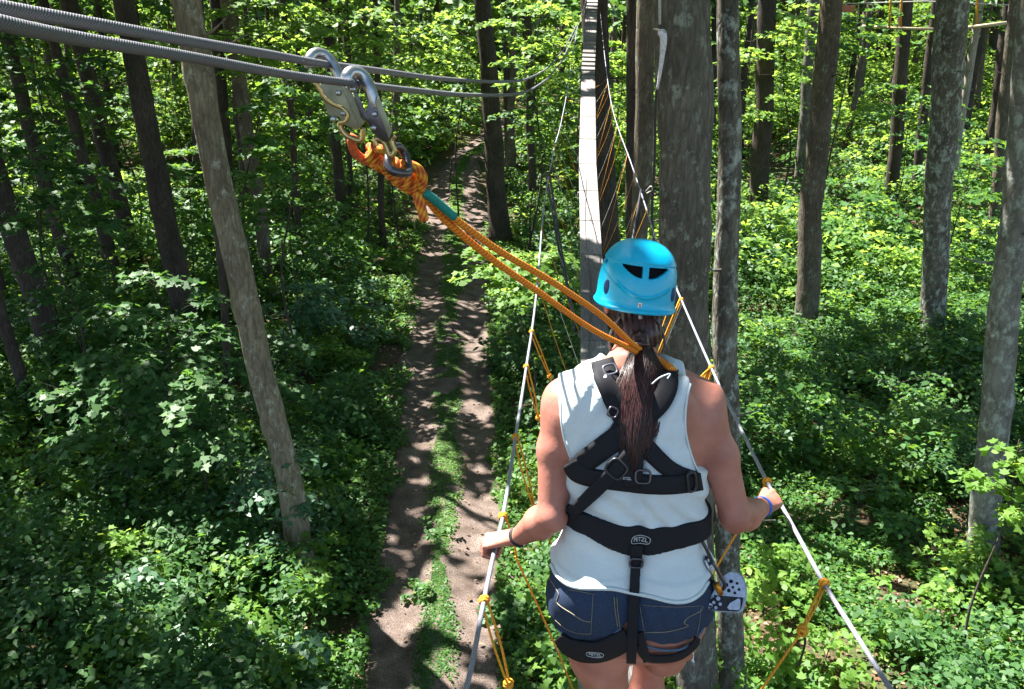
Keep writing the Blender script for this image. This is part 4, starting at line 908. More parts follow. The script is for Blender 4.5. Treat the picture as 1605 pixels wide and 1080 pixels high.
WRL, WRR = P(812, 842, 2.10), P(1196, 794, 2.22)
GL = min(CL, key=lambda p: (p - P(776, 856, hand_Y(776, 856))).length); GR = min(CRr, key=lambda p: (p - P(1222, 800, hand_Y(1222, 800))).length)
GR = at_py(CRr, 781)
def axis_at(curve, g):
    i = min(range(1, len(curve) - 1), key=lambda i: (curve[i] - g).length); return (curve[i + 1] - curve[i - 1]).normalized()
print('grips', GL[:], GR[:], 'wrists', WRL[:], WRR[:], 'elbows', ELL[:], ELR[:], 'deck', DECKZ, 'hips', HIPL[:], 'head', BP(1000, 445)[:])
def hand(Fd, W, g, ax, side):
    """palm and five separate fingers closed round the line at g; side=-1 left, 1 right"""
    ax = ax.normalized()                                   # runs away from the camera: index finger side
    out = (g - W); out = (out - ax * out.dot(ax)).normalized(); up = ax.cross(out) if side > 0 else out.cross(ax)
    if up.z < 0: up = -up
    fwd = ax
    KN = []
    for i, (off, L, r) in enumerate(((.032, .97, 1.0), (.0105, 1.05, 1.02), (-.0105, .98, .97), (-.0305, .80, .86))):
        k = g + fwd * off * .95 + up * .0245 + out * (.016 if 0 < i < 3 else .012); KN.append(k)
        p1 = g + fwd * off * 1.03 + up * .009 + out * (.014 + .022 * L); p2 = g + fwd * off * 1.02 + out * .023 * L - up * .0150; p3 = g + fwd * off + out * .002 - up * .0185
        Fd.cone(k, p1, .0097 * r, .0088 * r, .0012).cone(p1, p2, .0090 * r, .0082 * r, .0012).cone(p2, p3, .0081 * r, .0072 * r, .0012)
        Fd.ell(k + up * .0015, (.0108 * r, .0108 * r, .0105 * r), .002)
        Fd.cone(W + fwd * off * .5 + up * .006, k - out * .004 - up * .002, .0145, .0092 * r, .0045)
    Fd.cone(W, (KN[1] + KN[2]) / 2 - up * .010 - out * .006, .021, .0125, .010)
    t0 = W.lerp(g, .35) + fwd * .022 - up * .006; t1 = g + fwd * .046 - out * .012 - up * .004; t2 = g + fwd * .044 + out * .010 - up * .016; t3 = g + fwd * .036 + out * .028 - up * .018
    Fd.cone(t0, t1, .0155, .0118, .010).cone(t1, t2, .0112, .0100, .004).cone(t2, t3, .0098, .0082, .003)
    return up, out, fwd
def arms(Fd):
    for S, E, W, s in ((SHL, ELL, WRL, -1), (SHR, ELR, WRR, 1)):
        Fd.ell(S + Vector((s * -.004, 0, -.012)), (.056, .056, .064), .035)
        m = S.lerp(E, .4) + Vector((s * .010, 0, 0)); Fd.cone(S, m, .051, .047, .03).cone(m, E, .047, .0375, .02)
        f = E.lerp(W, .3) + Vector((s * .004, 0, -.004)); Fd.cone(E, f, .040, .0425, .015).cone(f, W, .0425, .0245, .015)
        Fd.ell(E + Vector((0, -.018, -.008)), (.024, .022, .026), .02)
    hand(Fd, WRL, GL, axis_at(CL, GL), -1); hand(Fd, WRR, GR, axis_at(CRr, GR), 1); return Fd
HC = BP(999, 462); NK0 = BP(990, 585); NK1 = BP(999, 520, .02)
SKIN = Field()
SKIN.cone(NK0 + Vector((0, .01, -.02)), NK1, .058, .052, .03); SKIN.cone(BP(955, 592, .0), BP(885, 618, 0), .050, .040, .03); SKIN.cone(BP(1030, 592, .0), BP(1110, 622, 0), .050, .040, .03)
SKIN.ell(HC + Vector((0, .015, .0)), (.074, .094, .108), .02); SKIN.ell(HC + Vector((0, .055, -.055)), (.055, .055, .06), .02)
SKIN.cone(HC + Vector((0, .105, -.005)), HC + Vector((0, .122, -.035)), .008, .013, .012)        # nose
SKIN.ell(HC + Vector((0, .102, -.072)), (.024, .010, .008), .006)                                # lips
for s in (-1, 1):
    SKIN.ell(HC + Vector((s * .078, .012, -.028)), (.009, .018, .031), .006)                     # ears
SKIN.ell(BUTT[0][0], BUTT[0][1], .03); SKIN.ell(BUTT[1][0], BUTT[1][1], .03)
legs(SKIN); arms(SKIN)
for A_, s in ((ANKL, -1), (ANKR, 1)): SKIN.cone(A_ + Vector((0, -.02, -.045)), A_ + Vector((s * .02, .13, -.06)), .032, .025, .02)
def body_fn(X, Y, Z): return SKIN(X, Y, Z, back_shape(X, Y, Z, torso(X, Y, Z)))
CORE = Field(); CORE.cone(BP(955, 592, .0), BP(893, 616, 0), .050, .042, .03); CORE.cone(BP(1030, 592, .0), BP(1102, 620, 0), .050, .042, .03)
CORE.ell(BUTT[0][0], BUTT[0][1], .03); CORE.ell(BUTT[1][0], BUTT[1][1], .03)
def core_fn(X, Y, Z): return CORE(X, Y, Z, back_shape(X, Y, Z, torso(X, Y, Z)))

def skin_mat():
    m, nt, b = mat('skin', .5, .35); n = noise(nt, 14, 8, coord(nt)); n2 = noise(nt, 90, 5, coord(nt))
    vo = noise(nt, 16, 2, coord(nt), kind='ShaderNodeTexVoronoi')
    nt.links.new(mixc(nt, ramp(nt, vo.outputs['Distance'], [(.028, (.8,) * 3), (.05, (0,) * 3)]), ramp(nt, n.outputs[0], [(.3, (.32, .12, .085)), (.7, (.47, .20, .15))]), (.14, .05, .035)), b.inputs['Base Color'])
    b.inputs['Subsurface Weight'].default_value = .12; b.inputs['Subsurface Scale'].default_value = .02; b.inputs['Subsurface Radius'].default_value = (1, .3, .15)
    bump(nt, b, n2.outputs[0], .25, .003); return m
M_SKIN = skin_mat()
def cloth(name, col, scale=900, var=.12, rough=.9, folds=0, spec=.15):
    m, nt, b = mat(name, rough, spec); n = noise(nt, scale, 2, coord(nt)); n2 = noise(nt, 14, 5, coord(nt))
    c = ramp(nt, n.outputs[0], [(.3, tuple(x * (1 - var) for x in col)), (.7, tuple(min(1, x * (1 + var)) for x in col))])
    c = mixc(nt, ramp(nt, n2.outputs[0], [(.35, (0,) * 3), (.75, (.35,) * 3)]), c, tuple(x * .8 for x in col)); nt.links.new(c, b.inputs['Base Color'])
    if folds:
        w = noise(nt, 9, 5, coord(nt, 'Object', (1.0, 1, 3.2))); bump(nt, b, w.outputs[0], folds, .03)
    else: bump(nt, b, n.outputs[0], .3, .001)
    return m
M_SHIRT = cloth('white_jersey', (.60, .65, .68), folds=.25); M_DENIM = cloth('dark_denim', (.030, .046, .088), 500, .5); M_WEB = cloth('black_webbing', (.012, .012, .016), 900, .3, .8, spec=.25)
M_HEM = cloth('white_jersey_hem', (.60, .66, .69)); M_FADE = cloth('faded_denim', (.09, .13, .20), 700, .4)
M_STITCH = simple('tan_thread', (.24, .21, .15), .8, .2); M_WTHREAD = simple('white_thread', (.7, .7, .68), .8, .2)
DEBUG_H = 0.0048
person = thing('person', 'woman seen from behind wearing blue helmet, white tank top, black harness and denim shorts', 'person', Vector((deck_x(2.15), 2.15, DECKZ)))
link('body', nets_mesh('body', body_fn, (SHL.x - .32, 1.72, DECKZ), (SHR.x + .34, 2.52, HC.z + .15), .0033), M_SKIN, person)

# tank top: torso grown by a few millimetres, cut at neck, armholes and hem; wider and wavy towards the hem
def folds_fn(X, Z):
    return .0026 * np.sin((X * .75 + Z) * 95 + 2.2 * np.sin(X * 17)) * smooth(ZS(690), ZS(780), Z) * smooth(ZS(830), ZS(800), Z) * 1.3 + .0022 * np.sin((X * 1.1 - Z * .28) * 120 + 3 * np.sin(Z * 11)) * smooth(ZS(760), ZS(600), Z) \
        + .0020 * np.sin(X * 85 + 1.5 * np.sin(Z * 30)) * smooth(ZS(870), ZS(950), Z)
def curve_z(pts, dy=-.10):                   # z as a function of x through photo points on the back surface
    q_ = sorted([(BP(a, b, dy).x, BP(a, b, dy).z) for a, b in pts]); return lambda X: np.interp(X, [a for a, _ in q_], [b for _, b in q_])
def curve_x(pts, dy=-.05):
    q_ = sorted([(BP(a, b, dy).z, BP(a, b, dy).x) for a, b in pts]); return lambda Z: np.interp(Z, [a for a, _ in q_], [b for _, b in q_])
ARML = curve_x([(868, 560), (875, 596), (876, 640), (880, 680), (893, 716), (905, 745), (880, 790), (850, 830), (840, 900)]); ARMR = curve_x([(1092, 560), (1082, 600), (1072, 640), (1073, 680), (1084, 718), (1098, 748), (1115, 790), (1140, 830), (1150, 900)])
NECK = curve_z([(900, 560), (945, 572), (962, 596), (985, 612), (1010, 612), (1035, 598), (1050, 574), (1090, 560)], -.06)
SHF = Field(); SHF.ell(BUTT[0][0], BUTT[0][1], .03); SHF.ell(BUTT[1][0], BUTT[1][1], .03); legs(SHF, .006, False)
def shorts_raw(X, Y, Z): return SHF(X, Y, Z, torso(X, Y, Z)) - .009
def shirt_off(Z): return .0125 + .0075 * smooth(ZS(850), ZS(925), Z)
def cover(X, Y, Z):                         # the outside of the tank top
    return np.minimum(core_fn(X, Y, Z) - shirt_off(Z), shorts_raw(X, Y, Z) - .0085 + .05 * smooth(ZS(870), ZS(840), Z))
class GridFn:
    def __init__(s, fn, h=.006):
        s.lo = np.array((SHL.x - .30, 1.74, ZS(1075))); hi = np.array((SHR.x + .30, 2.42, ZS(540))); s.h = h; n = np.ceil((hi - s.lo) / h).astype(int) + 1
        s.n = n; s.F = fn(*np.meshgrid(*[s.lo[i] + h * np.arange(n[i]) for i in range(3)], indexing='ij'))
    def __call__(s, X, Y, Z):
        p = (np.stack([X, Y, Z], -1) - s.lo) / s.h; q = np.clip(p, 0, s.n - 1.001); i = q.astype(int); f = q - i; r = 0
        for a in (0, 1):
            for b in (0, 1):
                for c in (0, 1):
                    r = r + s.F[i[..., 0] + a, i[..., 1] + b, i[..., 2] + c] * np.abs(1 - a - f[..., 0]) * np.abs(1 - b - f[..., 1]) * np.abs(1 - c - f[..., 2])
        return r + np.linalg.norm(p - q, axis=-1) * s.h
def cast(px, py, fn, y0=1.6):
    v = np.array(ray(px, py)); o = np.array((0, 0, CAMH)); t = y0 / v[1]
    for _ in range(90):
        p = o + v * t; d = float(fn(*[np.array([c]) for c in p])[0])
        if d < .0006: break
        t += max(d * .7, .0006)
        if t * v[1] > 2.6: break
    return Vector(o + v * t)
core_g = GridFn(cover); shorts_g = GridFn(shorts_raw)
def surf_z(pts, fn):
    q_ = [cast(a, b, fn) for a, b in pts]; q_ = sorted([(p.x, p.z) for p in q_ if abs(float(fn(*[np.array([c]) for c in p])[0])) < .003]); return lambda X: np.interp(X, [a for a, _ in q_], [b for _, b in q_])
HEMPX = [(864, 884), (872, 901), (888, 915), (906, 921), (925, 922), (960, 923), (985, 928), (1020, 935), (1052, 943), (1078, 942), (1098, 930), (1110, 912)]
HEM = surf_z(HEMPX, core_g)
def surf_x(pts, fn):
    q_ = sorted([(p.z, p.x) for p in [cast(a, b, fn) for a, b in pts]]); return lambda Z: np.interp(Z, [a for a, _ in q_], [b for _, b in q_])
AL = [(877, 606), (878, 630), (880, 660), (885, 690), (894, 716), (903, 738)]; AR = [(1082, 602), (1077, 622), (1074, 650), (1075, 680), (1083, 712), (1093, 738)]
_l, _r = surf_x(AL, core_g), surf_x(AR, core_g); _zl = cast(903, 738, core_g).z; _zr = cast(1093, 738, core_g).z
ARML = lambda Z: _l(Z) - 1.5 * np.maximum(_zl - Z, 0); ARMR = lambda Z: _r(Z) + 1.5 * np.maximum(_zr - Z, 0)
SLEG = surf_z([(864, 968), (872, 984), (885, 997), (910, 1004), (940, 1003), (965, 994), (978, 982), (986, 974), (996, 990), (1010, 1004), (1040, 1011), (1065, 1008), (1085, 1001), (1096, 994), (1104, 986)], shorts_g)
def outer(X, Y, Z):                         # what straps lie on
    D = np.minimum(np.where(Z > HEM(X), cover(X, Y, Z), core_fn(X, Y, Z)), shorts_raw(X, Y, Z)); return np.minimum(D, SKIN(X, Y, Z))
def shirt_fn(X, Y, Z):
    D = cover(X, Y, Z) - folds_fn(X, Z)
    D = np.maximum(D, HEM(X) - Z); D = np.maximum(D, ARML(Z) - X); D = np.maximum(D, X - ARMR(Z)); D = np.maximum(D, Z - NECK(X)); return D
link('tank_top', nets_mesh('tank_top', shirt_fn, (SHL.x - .12, 1.75, ZS(1000)), (SHR.x + .12, 2.32, ZS(545)), .0042), M_SHIRT, person)
def shorts_fn(X, Y, Z):
    D = shorts_raw(X, Y, Z) - .0012 * np.sin(X * 140 + Z * 60); cx_ = BP(982, 960).x
    D = D + .014 * np.exp(-((X - cx_) / .012) ** 2) * smooth(ZS(910), ZS(960), Z); return np.maximum(np.maximum(D, SLEG(X) - Z), Z - ZS(862))
shorts = link('shorts', nets_mesh('shorts', shorts_fn, (HIPL.x - .16, 1.75, ZS(1040)), (HIPR.x + .16, 2.32, ZS(850)), .0045), M_DENIM, person)
outer = GridFn(outer)
def fnormal(p, fn, e=.004):
    g = [float((fn(*[np.array([p[j] + (e if j == i else 0)]) for j in range(3)]) - fn(*[np.array([p[j] - (e if j == i else 0)]) for j in range(3)]))[0]) for i in range(3)]; return Vector(g).normalized()
def ribbon(name, px, widths, m, parent, th=.003, lift=.003, nw=5, step=5, fn=None):
    """webbing laid on the body along photo points, width in photo pixels"""
    fn = fn or outer; cl = catmull([Vector((a, b, 0)) for a, b in px], step); ws = np.interp(np.linspace(0, 1, len(cl)), np.linspace(0, 1, len(widths)), widths); rows = []
    for i, c in enumerate(cl):
        t = (cl[min(i + 1, len(cl) - 1)] - cl[max(i - 1, 0)]).normalized(); nn = Vector((-t.y, t.x, 0)); rows.append([c + nn * ws[i] * (j / (nw - 1) - .5) for j in range(nw)])
    
    def hit(q):
        x = q.x
        for _ in range(12):
            p = cast(x, q.y, fn)
            if abs(float(fn(*[np.array([c]) for c in p])[0])) < .003: return p
            x += 2.5 if x < 985 else -2.5
        return p
    low = [[hit(q) for q in r] for r in rows]; V = []; n = nw
    for r in low:
        nr = [fnormal(p, fn) for p in r]; avg = sum(nr, Vector()) / len(nr); V += [p + avg * lift * .2 for p in r] + [p + avg * (lift + th) for p in r]
    Fc = []
    for i in range(len(low) - 1):
        a = i * 2 * n; b = a + 2 * n
        for j in range(n - 1): Fc += [(a + n + j, a + n + j + 1, b + n + j + 1, b + n + j), (a + j, b + j, b + j + 1, a + j + 1)]
        Fc += [(a, a + n, b + n, b), (a + n - 1, b + n - 1, b + 2 * n - 1, a + 2 * n - 1)]
    e = (len(low) - 1) * 2 * n; Fc += [tuple(range(0, n)) + tuple(range(2 * n - 1, n - 1, -1)), tuple(e + k for k in list(range(0, n)) + list(range(2 * n - 1, n - 1, -1)))]
    return MB().poly(Fc, V).build(name, m, parent, True, 0)
def thread(name, px, r, m, parent, fn=None, lift=.001, dense=4):
    fn = fn or outer; pts = []
    for q in catmull([Vector((a, b, 0)) for a, b in px], dense):
        p = cast(q.x, q.y, fn); pts.append(p + fnormal(p, fn) * lift)
    return MB().tube(pts, r, 5).build(name, m, parent)
# shirt hem band
thread('hem', HEMPX, .0055, M_HEM, person, core_g, .0)
thread('armhole_trim', [(877, 606), (878, 630), (880, 660), (885, 690), (894, 716), (903, 738)], .0028, M_HEM, person, core_g, .001)
thread('armhole_trim', [(1082, 602), (1077, 622), (1074, 650), (1075, 680), (1083, 712), (1093, 738)], .0028, M_HEM, person, core_g, .001)
# ---- shorts details
def zc(fn, lift=.001): return lambda X, Y, Z: fn(X, Y, Z)
def c5(x, y): return (840 + x / 3.6, 780 + y / 3.6)
for nm, L, r_, m_ in (('stitching', [(78, 455), (112, 510), (130, 545), (118, 583), (140, 612), (200, 650), (262, 690), (308, 700)], .0012, M_STITCH), ('stitching', [(940, 612), (925, 640), (862, 672), (835, 705), (858, 722), (800, 742), (720, 757), (612, 758)], .0012, M_STITCH),
    ('seam', [(322, 545), (316, 650), (310, 768)], .0007, M_STITCH), ('seam', [(110, 690), (170, 740), (240, 764), (310, 768)], .0007, M_STITCH), ('seam', [(190, 520), (260, 532), (330, 546)], .0007, M_STITCH),
    ('seam', [(585, 605), (602, 700), (622, 828)], .0007, M_STITCH), ('seam', [(622, 828), (720, 830), (830, 818), (908, 790)], .0007, M_STITCH), ('seam', [(590, 604), (680, 612), (800, 616), (930, 610)], .0007, M_STITCH),
    ('seam', [(440, 560), (446, 640), (462, 735)], .0011, M_STITCH), ('seam', [(455, 560), (460, 640), (474, 735)], .0011, M_STITCH), ('seam', [(928, 625), (922, 700), (905, 790)], .0007, M_STITCH)):
    thread(nm, [c5(a, b) for a, b in L], r_, m_, shorts, shorts_g, .0012)
thread('frayed_hem', [c5(a, b) for a, b in ((120, 740), (190, 790), (270, 812), (360, 808), (430, 775), (480, 740))], .004, M_FADE, shorts, shorts_g, 0)
thread('frayed_hem', [c5(a, b) for a, b in ((600, 830), (680, 855), (760, 862), (830, 850), (900, 800), (945, 740))], .004, M_FADE, shorts, shorts_g, 0)
for L in ([(172, 790), (190, 800), (178, 815), (205, 808), (222, 795), (215, 820), (240, 832), (228, 800)], [(285, 812), (296, 822), (290, 808)]):
    thread('loose_thread', [c5(a, b) for a, b in L], .0011, M_WTHREAD, shorts, outer, .009)
fr = [P(*c5(a, b), 1.99) for a, b in ((920, 770), (912, 820), (885, 850), (890, 900), (880, 920), (892, 928), (886, 910))]
MB().tube(catmull(fr, 5), .0014, 5).build('loose_thread', M_WTHREAD, shorts)

# ---- harness
har = part_empty('harness', BP(990, 740), person)
def c8(x, y): return (860 + x / 4.5, 560 + y / 4.5)
ribbon('shoulder_strap', [(944, 566), (950, 588), (962, 620), (976, 652), (990, 676), (1012, 700), (1040, 728), (1062, 742), (1088, 750)], [36, 40, 38, 34, 30, 30, 28, 26, 24], M_WEB, har)
ribbon('shoulder_strap', [(1050, 584), (1048, 606), (1036, 630), (1014, 652), (985, 672), (950, 698), (918, 722), (902, 734)], [26, 30, 32, 32, 34, 36, 35, 30], M_WEB, har, .003, .0075)
ribbon('chest_strap', [(897, 722), (908, 738), (930, 747), (965, 752), (1000, 756), (1040, 758), (1070, 756), (1094, 752)], [24, 28, 26, 27, 28, 28, 27, 27], M_WEB, har, .003, .011)
ribbon('diagonal_strap', [(990, 708), (972, 728), (948, 752), (925, 776), (904, 798), (892, 810)], [27, 26, 22, 21, 20, 18], M_WEB, har, .003, .015)
ribbon('sternal_pad', [(993, 690), (990, 725), (990, 760)], [30, 34, 28], M_WEB, har, .006, .010)
TOPB = surf_z([(884, 788), (893, 791), (920, 805), (960, 820), (1010, 826), (1060, 824), (1088, 818)], core_g); BOTB = surf_z([(880, 812), (890, 819), (920, 838), (955, 859), (985, 869), (1015, 869), (1060, 859), (1096, 847)], core_g)
def belt_fn(X, Y, Z):
    c_ = cover(X, Y, Z); D = np.maximum(c_ - .0075, -(c_ + .004)); return np.maximum(np.maximum(D, Z - TOPB(X)), BOTB(X) - Z)
belt = link('waist_belt', nets_mesh('waist_belt', belt_fn, (BP(870, 830).x, 1.78, ZS(905)), (BP(1120, 830).x, 2.3, ZS(770)), .0036), M_WEB, har)
ribbon('back_strap', [(996, 852), (996, 870), (995, 890), (994, 920), (992, 960), (990, 1000), (989, 1033)], [20, 18, 14, 15, 16, 16, 15], M_WEB, har, .003, .010)
ribbon('leg_strap', [(1003, 990), (1008, 1012), (1014, 1034)], [12, 13, 12], M_WEB, har, .003, .004)
LL = ribbon('leg_loop', [(878, 996), (892, 1010), (915, 1018), (940, 1018), (965, 1008), (985, 996)], [14, 24, 30, 30, 32, 30], M_WEB, har, .006, .005)
ribbon('leg_loop', [(998, 1010), (1012, 1028), (1040, 1031), (1065, 1026), (1086, 1010), (1092, 998)], [8, 10, 10, 10, 10, 8], M_WEB, har, .004, .003)
def ring(name, px, py, w, h, r, m, parent, lift=.016, rot=0.0, fn=None):
    p = cast(px, py, fn or outer); n = fnormal(p, fn or outer); u = Vector((0, 0, 1)).cross(n).normalized(); v = n.cross(u)
    if u.x < 0: u = -u
    p = p + n * lift; k = mpp(px, py); pts = []
    for t in np.linspace(0, 2 * math.pi, 25)[:-1]:
        a = math.copysign(abs(math.cos(t)) ** .55, math.cos(t)) * w / 2 * k; b = math.copysign(abs(math.sin(t)) ** .55, math.sin(t)) * h / 2 * k
        pts.append(p + u * (a * math.cos(rot) - b * math.sin(rot)) + v * (a * math.sin(rot) + b * math.cos(rot)))
    return MB().tube(pts, r, 8, False, closed=True).build(name, m, parent)
M_BUCK = simple('grey_buckle', (.12, .125, .16), .35, .5, .6)
ring('buckle', 955, 584, 20, 17, .0030, M_BUCK, har, .016, .35); ring('buckle', 957, 645, 15, 14, .0026, M_DKSTEEL, har, .014, -.5)
ring('d_ring', 996, 878, 19, 14, .0030, M_DKSTEEL, har, .018); ring('buckle', 1078, 752, 14, 30, .0040, simple('black_plastic', (.015, .015, .018), .35, .5), har, .016, .12)
ring('buckle', 966, 732, 28, 26, .0034, simple('black_plastic_slider', (.015, .015, .018), .35, .5), har, .018, -.7); ring('d_ring', 1006, 744, 22, 20, .0032, M_DKSTEEL, har, .018)
def text_mesh(body, size, ext=.0006):
    cu = bpy.data.curves.new('lettering', 'FONT'); cu.body = body; cu.size = size; cu.extrude = ext; cu.align_x = 'CENTER'; cu.align_y = 'CENTER'; cu.offset = size * .012
    o = bpy.data.objects.new('lettering', cu); COL.objects.link(o); bpy.context.view_layer.update(); me = bpy.data.meshes.new_from_object(o.evaluated_get(bpy.context.evaluated_depsgraph_get())); bpy.data.objects.remove(o); return me
def frame_at(px, py, fn, lift, rot=0.0):
    p = cast(px, py, fn); n = fnormal(p, fn); u = Vector((0, 0, 1)).cross(n).normalized()
    if u.x < 0: u = -u
    v = n.cross(u).normalized(); v = v if v.z > 0 else -v
    u2 = u * math.cos(rot) + v * math.sin(rot); v2 = v * math.cos(rot) - u * math.sin(rot)
    M = Matrix((u2, v2, n)).transposed().to_4x4(); M.translation = p + n * lift; return M
M_LOGO = simple('grey_print', (.42, .42, .44), .6, .3, var=.1)
def conform(p, n, fn, off):
    for _ in range(3): p = p + n * (off - float(fn(*[np.array([c]) for c in p])[0]))
    return p
def logo(px, py, w, lift, parent, rot=0.0, fn=None):
    M = frame_at(px, py, fn or outer, lift, rot); k = mpp(px, py); wm = w * k; me = text_mesh('PETZL', wm * .36); xs_ = [v.co.x for v in me.vertices]; f = wm * .74 / (max(xs_) - min(xs_))
    for v in me.vertices: v.co.x *= f; v.co.y *= 1.0
    nn = M.to_3x3().col[2].copy()
    for v in me.vertices: z_ = v.co.z; v.co = conform(M @ Vector((v.co.x, v.co.y, 0)), nn, fn or outer, lift + z_)
    link('logo', me, M_LOGO, parent, False)
    pts = []; 
    for t in np.linspace(0, 2 * math.pi, 33)[:-1]:
        a = math.copysign(abs(math.cos(t)) ** .6, math.cos(t)) * wm / 2; b = math.copysign(abs(math.sin(t)) ** .6, math.sin(t)) * wm * .25; pts.append(conform(M @ Vector((a + b * .12, b, 0)), nn, fn or outer, lift))
    MB().tube(pts, wm * .022, 6, False, closed=True).build('logo_frame', M_LOGO, parent)
logo(1001, 842, 27, .0095, har, -.03, core_g); logo(933, 1020, 25, .0120, har, .02)
me = text_mesh('PETZL', .009); me.transform(frame_at(980, 747, outer, .0165, -.05)); link('logo', me, M_LOGO, har, False)

# ---- helmet
HM = Matrix.Translation(P(998.5, 446, 2.285)) @ Matrix.Rotation(R(4.5), 4, 'Y') @ Matrix.Rotation(R(-7), 4, 'X')
def hel_k(X, Y, Z):
    fl = 1 + .038 * smooth(-.03, -.056, Z); k = ((np.abs(X) / (.1025 * fl)) ** 2.3 + (np.abs(Y) / (.130 * fl)) ** 2.3) ** (1 / 2.3)
    zt = np.maximum(Z + .02, 0) / .137; return (k ** 2.55 + zt ** 2.55) ** (1 / 2.55)
def hel_outer(X, Y, Z):
    D = (hel_k(X, Y, Z) - 1) * .100; back = smooth(.0, -.04, Y)
    D = D - .0028 * smooth(.068, .072, Z + .006 * (X / .08) ** 2)
    D = D - .0034 * np.exp(-((Z - (-.013 + .028 * (X / .068) ** 2)) / .0032) ** 2) * (np.abs(X) < .068) * back + .0015 * smooth(-.016, -.024, Z - .028 * (X / .068) ** 2) * back
    D = D - .003 * np.exp(-((Z + .050) / .004) ** 2); return D
def hel_fn(X, Y, Z):
    D = hel_outer(X, Y, Z); D = np.maximum(D, -(D + .011)); D = np.maximum(D, -.056 + .010 * smooth(-.05, .1, Y) - Z)
    ax_ = np.abs(X + .001); lo = .040 + .022 * np.clip((ax_ - .008) / .046, 0, 1) ** 2
    v = np.maximum(np.maximum(.008 - ax_, ax_ - .057), np.maximum(lo - .006 - Z, Z - .062)); v = np.maximum(v, Y); D = np.maximum(D, -v)
    for zz, xx in ((.07, .088),):                                  # side slots
        v2 = np.maximum(np.abs(Y + .01) - .022, np.abs(Z - .055) - .006); D = np.maximum(D, -np.maximum(v2, .02 - np.abs(X)))
    return D
def hm_mat():
    m, nt, b = mat('blue_helmet_shell', .30, .5); n = noise(nt, 5, 3, coord(nt)); nt.links.new(ramp(nt, n.outputs[0], [(.3, (.0, .38, .62)), (.7, (.0, .42, .68))]), b.inputs['Base Color'])
    n2 = noise(nt, 220, 3, coord(nt)); bump(nt, b, n2.outputs[0], .05, .001); return m
me = nets_mesh('helmet', hel_fn, (-.125, -.15, -.075), (.125, .15, .135), .0022)
sm = me; me.transform(HM); helmet = link('helmet', me, hm_mat(), person)
lin = nets_mesh('liner', lambda X, Y, Z: np.maximum((hel_k(X, Y, Z) - .86) * .1, -.045 - Z), (-.11, -.13, -.06), (.11, .13, .12), .005); lin.transform(HM); link('liner', lin, simple('black_foam', (.01, .01, .012), .9, .1), helmet)
M_NAVY = simple('navy_rubber', (.004, .035, .12), .45, .4)
for x in (-.086, .080):
    yb = -.128 * (1 - (abs(x) / .098) ** 2.3) ** (1 / 2.3) if abs(x) < .098 else 0; bm = bmesh.new(); bmesh.ops.create_uvsphere(bm, u_segments=20, v_segments=12, radius=1)
    nrm = Vector((math.copysign(.92, x), -.55, 0)).normalized(); M = Matrix.Translation((x * 1.03, yb * .97, -.001)) @ nrm.to_track_quat('Z', 'Y').to_matrix().to_4x4()
    q_ = Vector((0, 0, 1)); 
    for v in bm.verts:
        n_ = nrm; up_ = Vector((0, 0, 1)); sd_ = up_.cross(n_); v.co = Vector((x * 1.02, yb * 1.0, -.004)) + up_ * v.co.z * .0195 + sd_ * v.co.x * .0125 + n_ * v.co.y * .0045
    me = bpy.data.meshes.new('side_cap'); bm.to_mesh(me); bm.free(); me.transform(HM); link('side_cap', me, M_NAVY, helmet)
MB().box((-.006, -.1285, -.034), .0095, .0012, .0145).build('size_label', simple('white_sticker', (.75, .75, .72), .5, .3), None, False)
sl = bpy.data.objects['size_label']; sl.data.transform(HM); attach(sl, helmet)
tm = text_mesh('S', .0105, .0004); tm.transform(HM @ Matrix.Translation((-.006, -.1295, -.034)) @ Matrix.Rotation(R(90), 4, 'X')); link('size_letter', tm, M_BLACK, helmet, False)
for s, pts in ((-1, [(972, 496), (962, 512), (955, 532), (957, 552)]), (1, [(1030, 500), (1038, 518), (1042, 540), (1036, 556)])):
    MB().tube(catmull([P(a, b, 2.175 + .01 * i) for i, (a, b) in enumerate(pts)], 5), .0035, 6).build('chin_strap', simple('grey_strap', (.12, .11, .12), .7, .2), helmet)
MB().tube([P(1003, 494, 2.165), P(1004, 500, 2.16)], .005, 8).build('adjuster', simple('grey_clip', (.35, .33, .33), .6, .3), helmet)

# ---- hair
def hair_mat():
    m, nt, b = mat('dark_brown_hair', .38, .45); n = noise(nt, 60, 3, coord(nt, 'Object', (3, 3, .3))); nt.links.new(ramp(nt, n.outputs[0], [(.3, (.014, .006, .006)), (.72, (.075, .026, .024))]), b.inputs['Base Color']); return m
M_HAIR = hair_mat()
HF = Field(); HF.ell(HC + Vector((0, .002, .0)), (.082, .100, .108), .02); HF.ell(BP(1000, 522, -.03), (.062, .050, .050), .03); HF.ell(BP(1003, 540, -.075), (.026, .026, .034), .02)
def hair_fn(X, Y, Z): return np.maximum(HF(X, Y, Z), (Y - HC.y) * .8 - .02 - (Z - HC.z) * .5) + .0016 * np.sin(X * 420 + Z * 60)
hair = link('hair', nets_mesh('hair', hair_fn, (HC.x - .12, HC.y - .2, HC.z - .25), (HC.x + .12, HC.y + .12, HC.z + .13), .0032), M_HAIR, person)
rw = [530, 548, 575, 610, 650, 690, 720, 742]; cxp = [1004, 1006, 1008, 1006, 1000, 993, 991, 992]; hw = [12, 15, 26, 35, 33, 23, 13, 4]; lf = [.085, .085, .06, .04, .034, .028, .022, .016]
base_y = [2.145] + [cast(c, r, outer).y for c, r in zip(cxp[1:], rw[1:])]
base_y = [2.17, 2.155] + [min(b, 2.12) if i < 1 else b for i, b in enumerate(base_y[2:])]
mb = MB(); rg = random.Random(3)
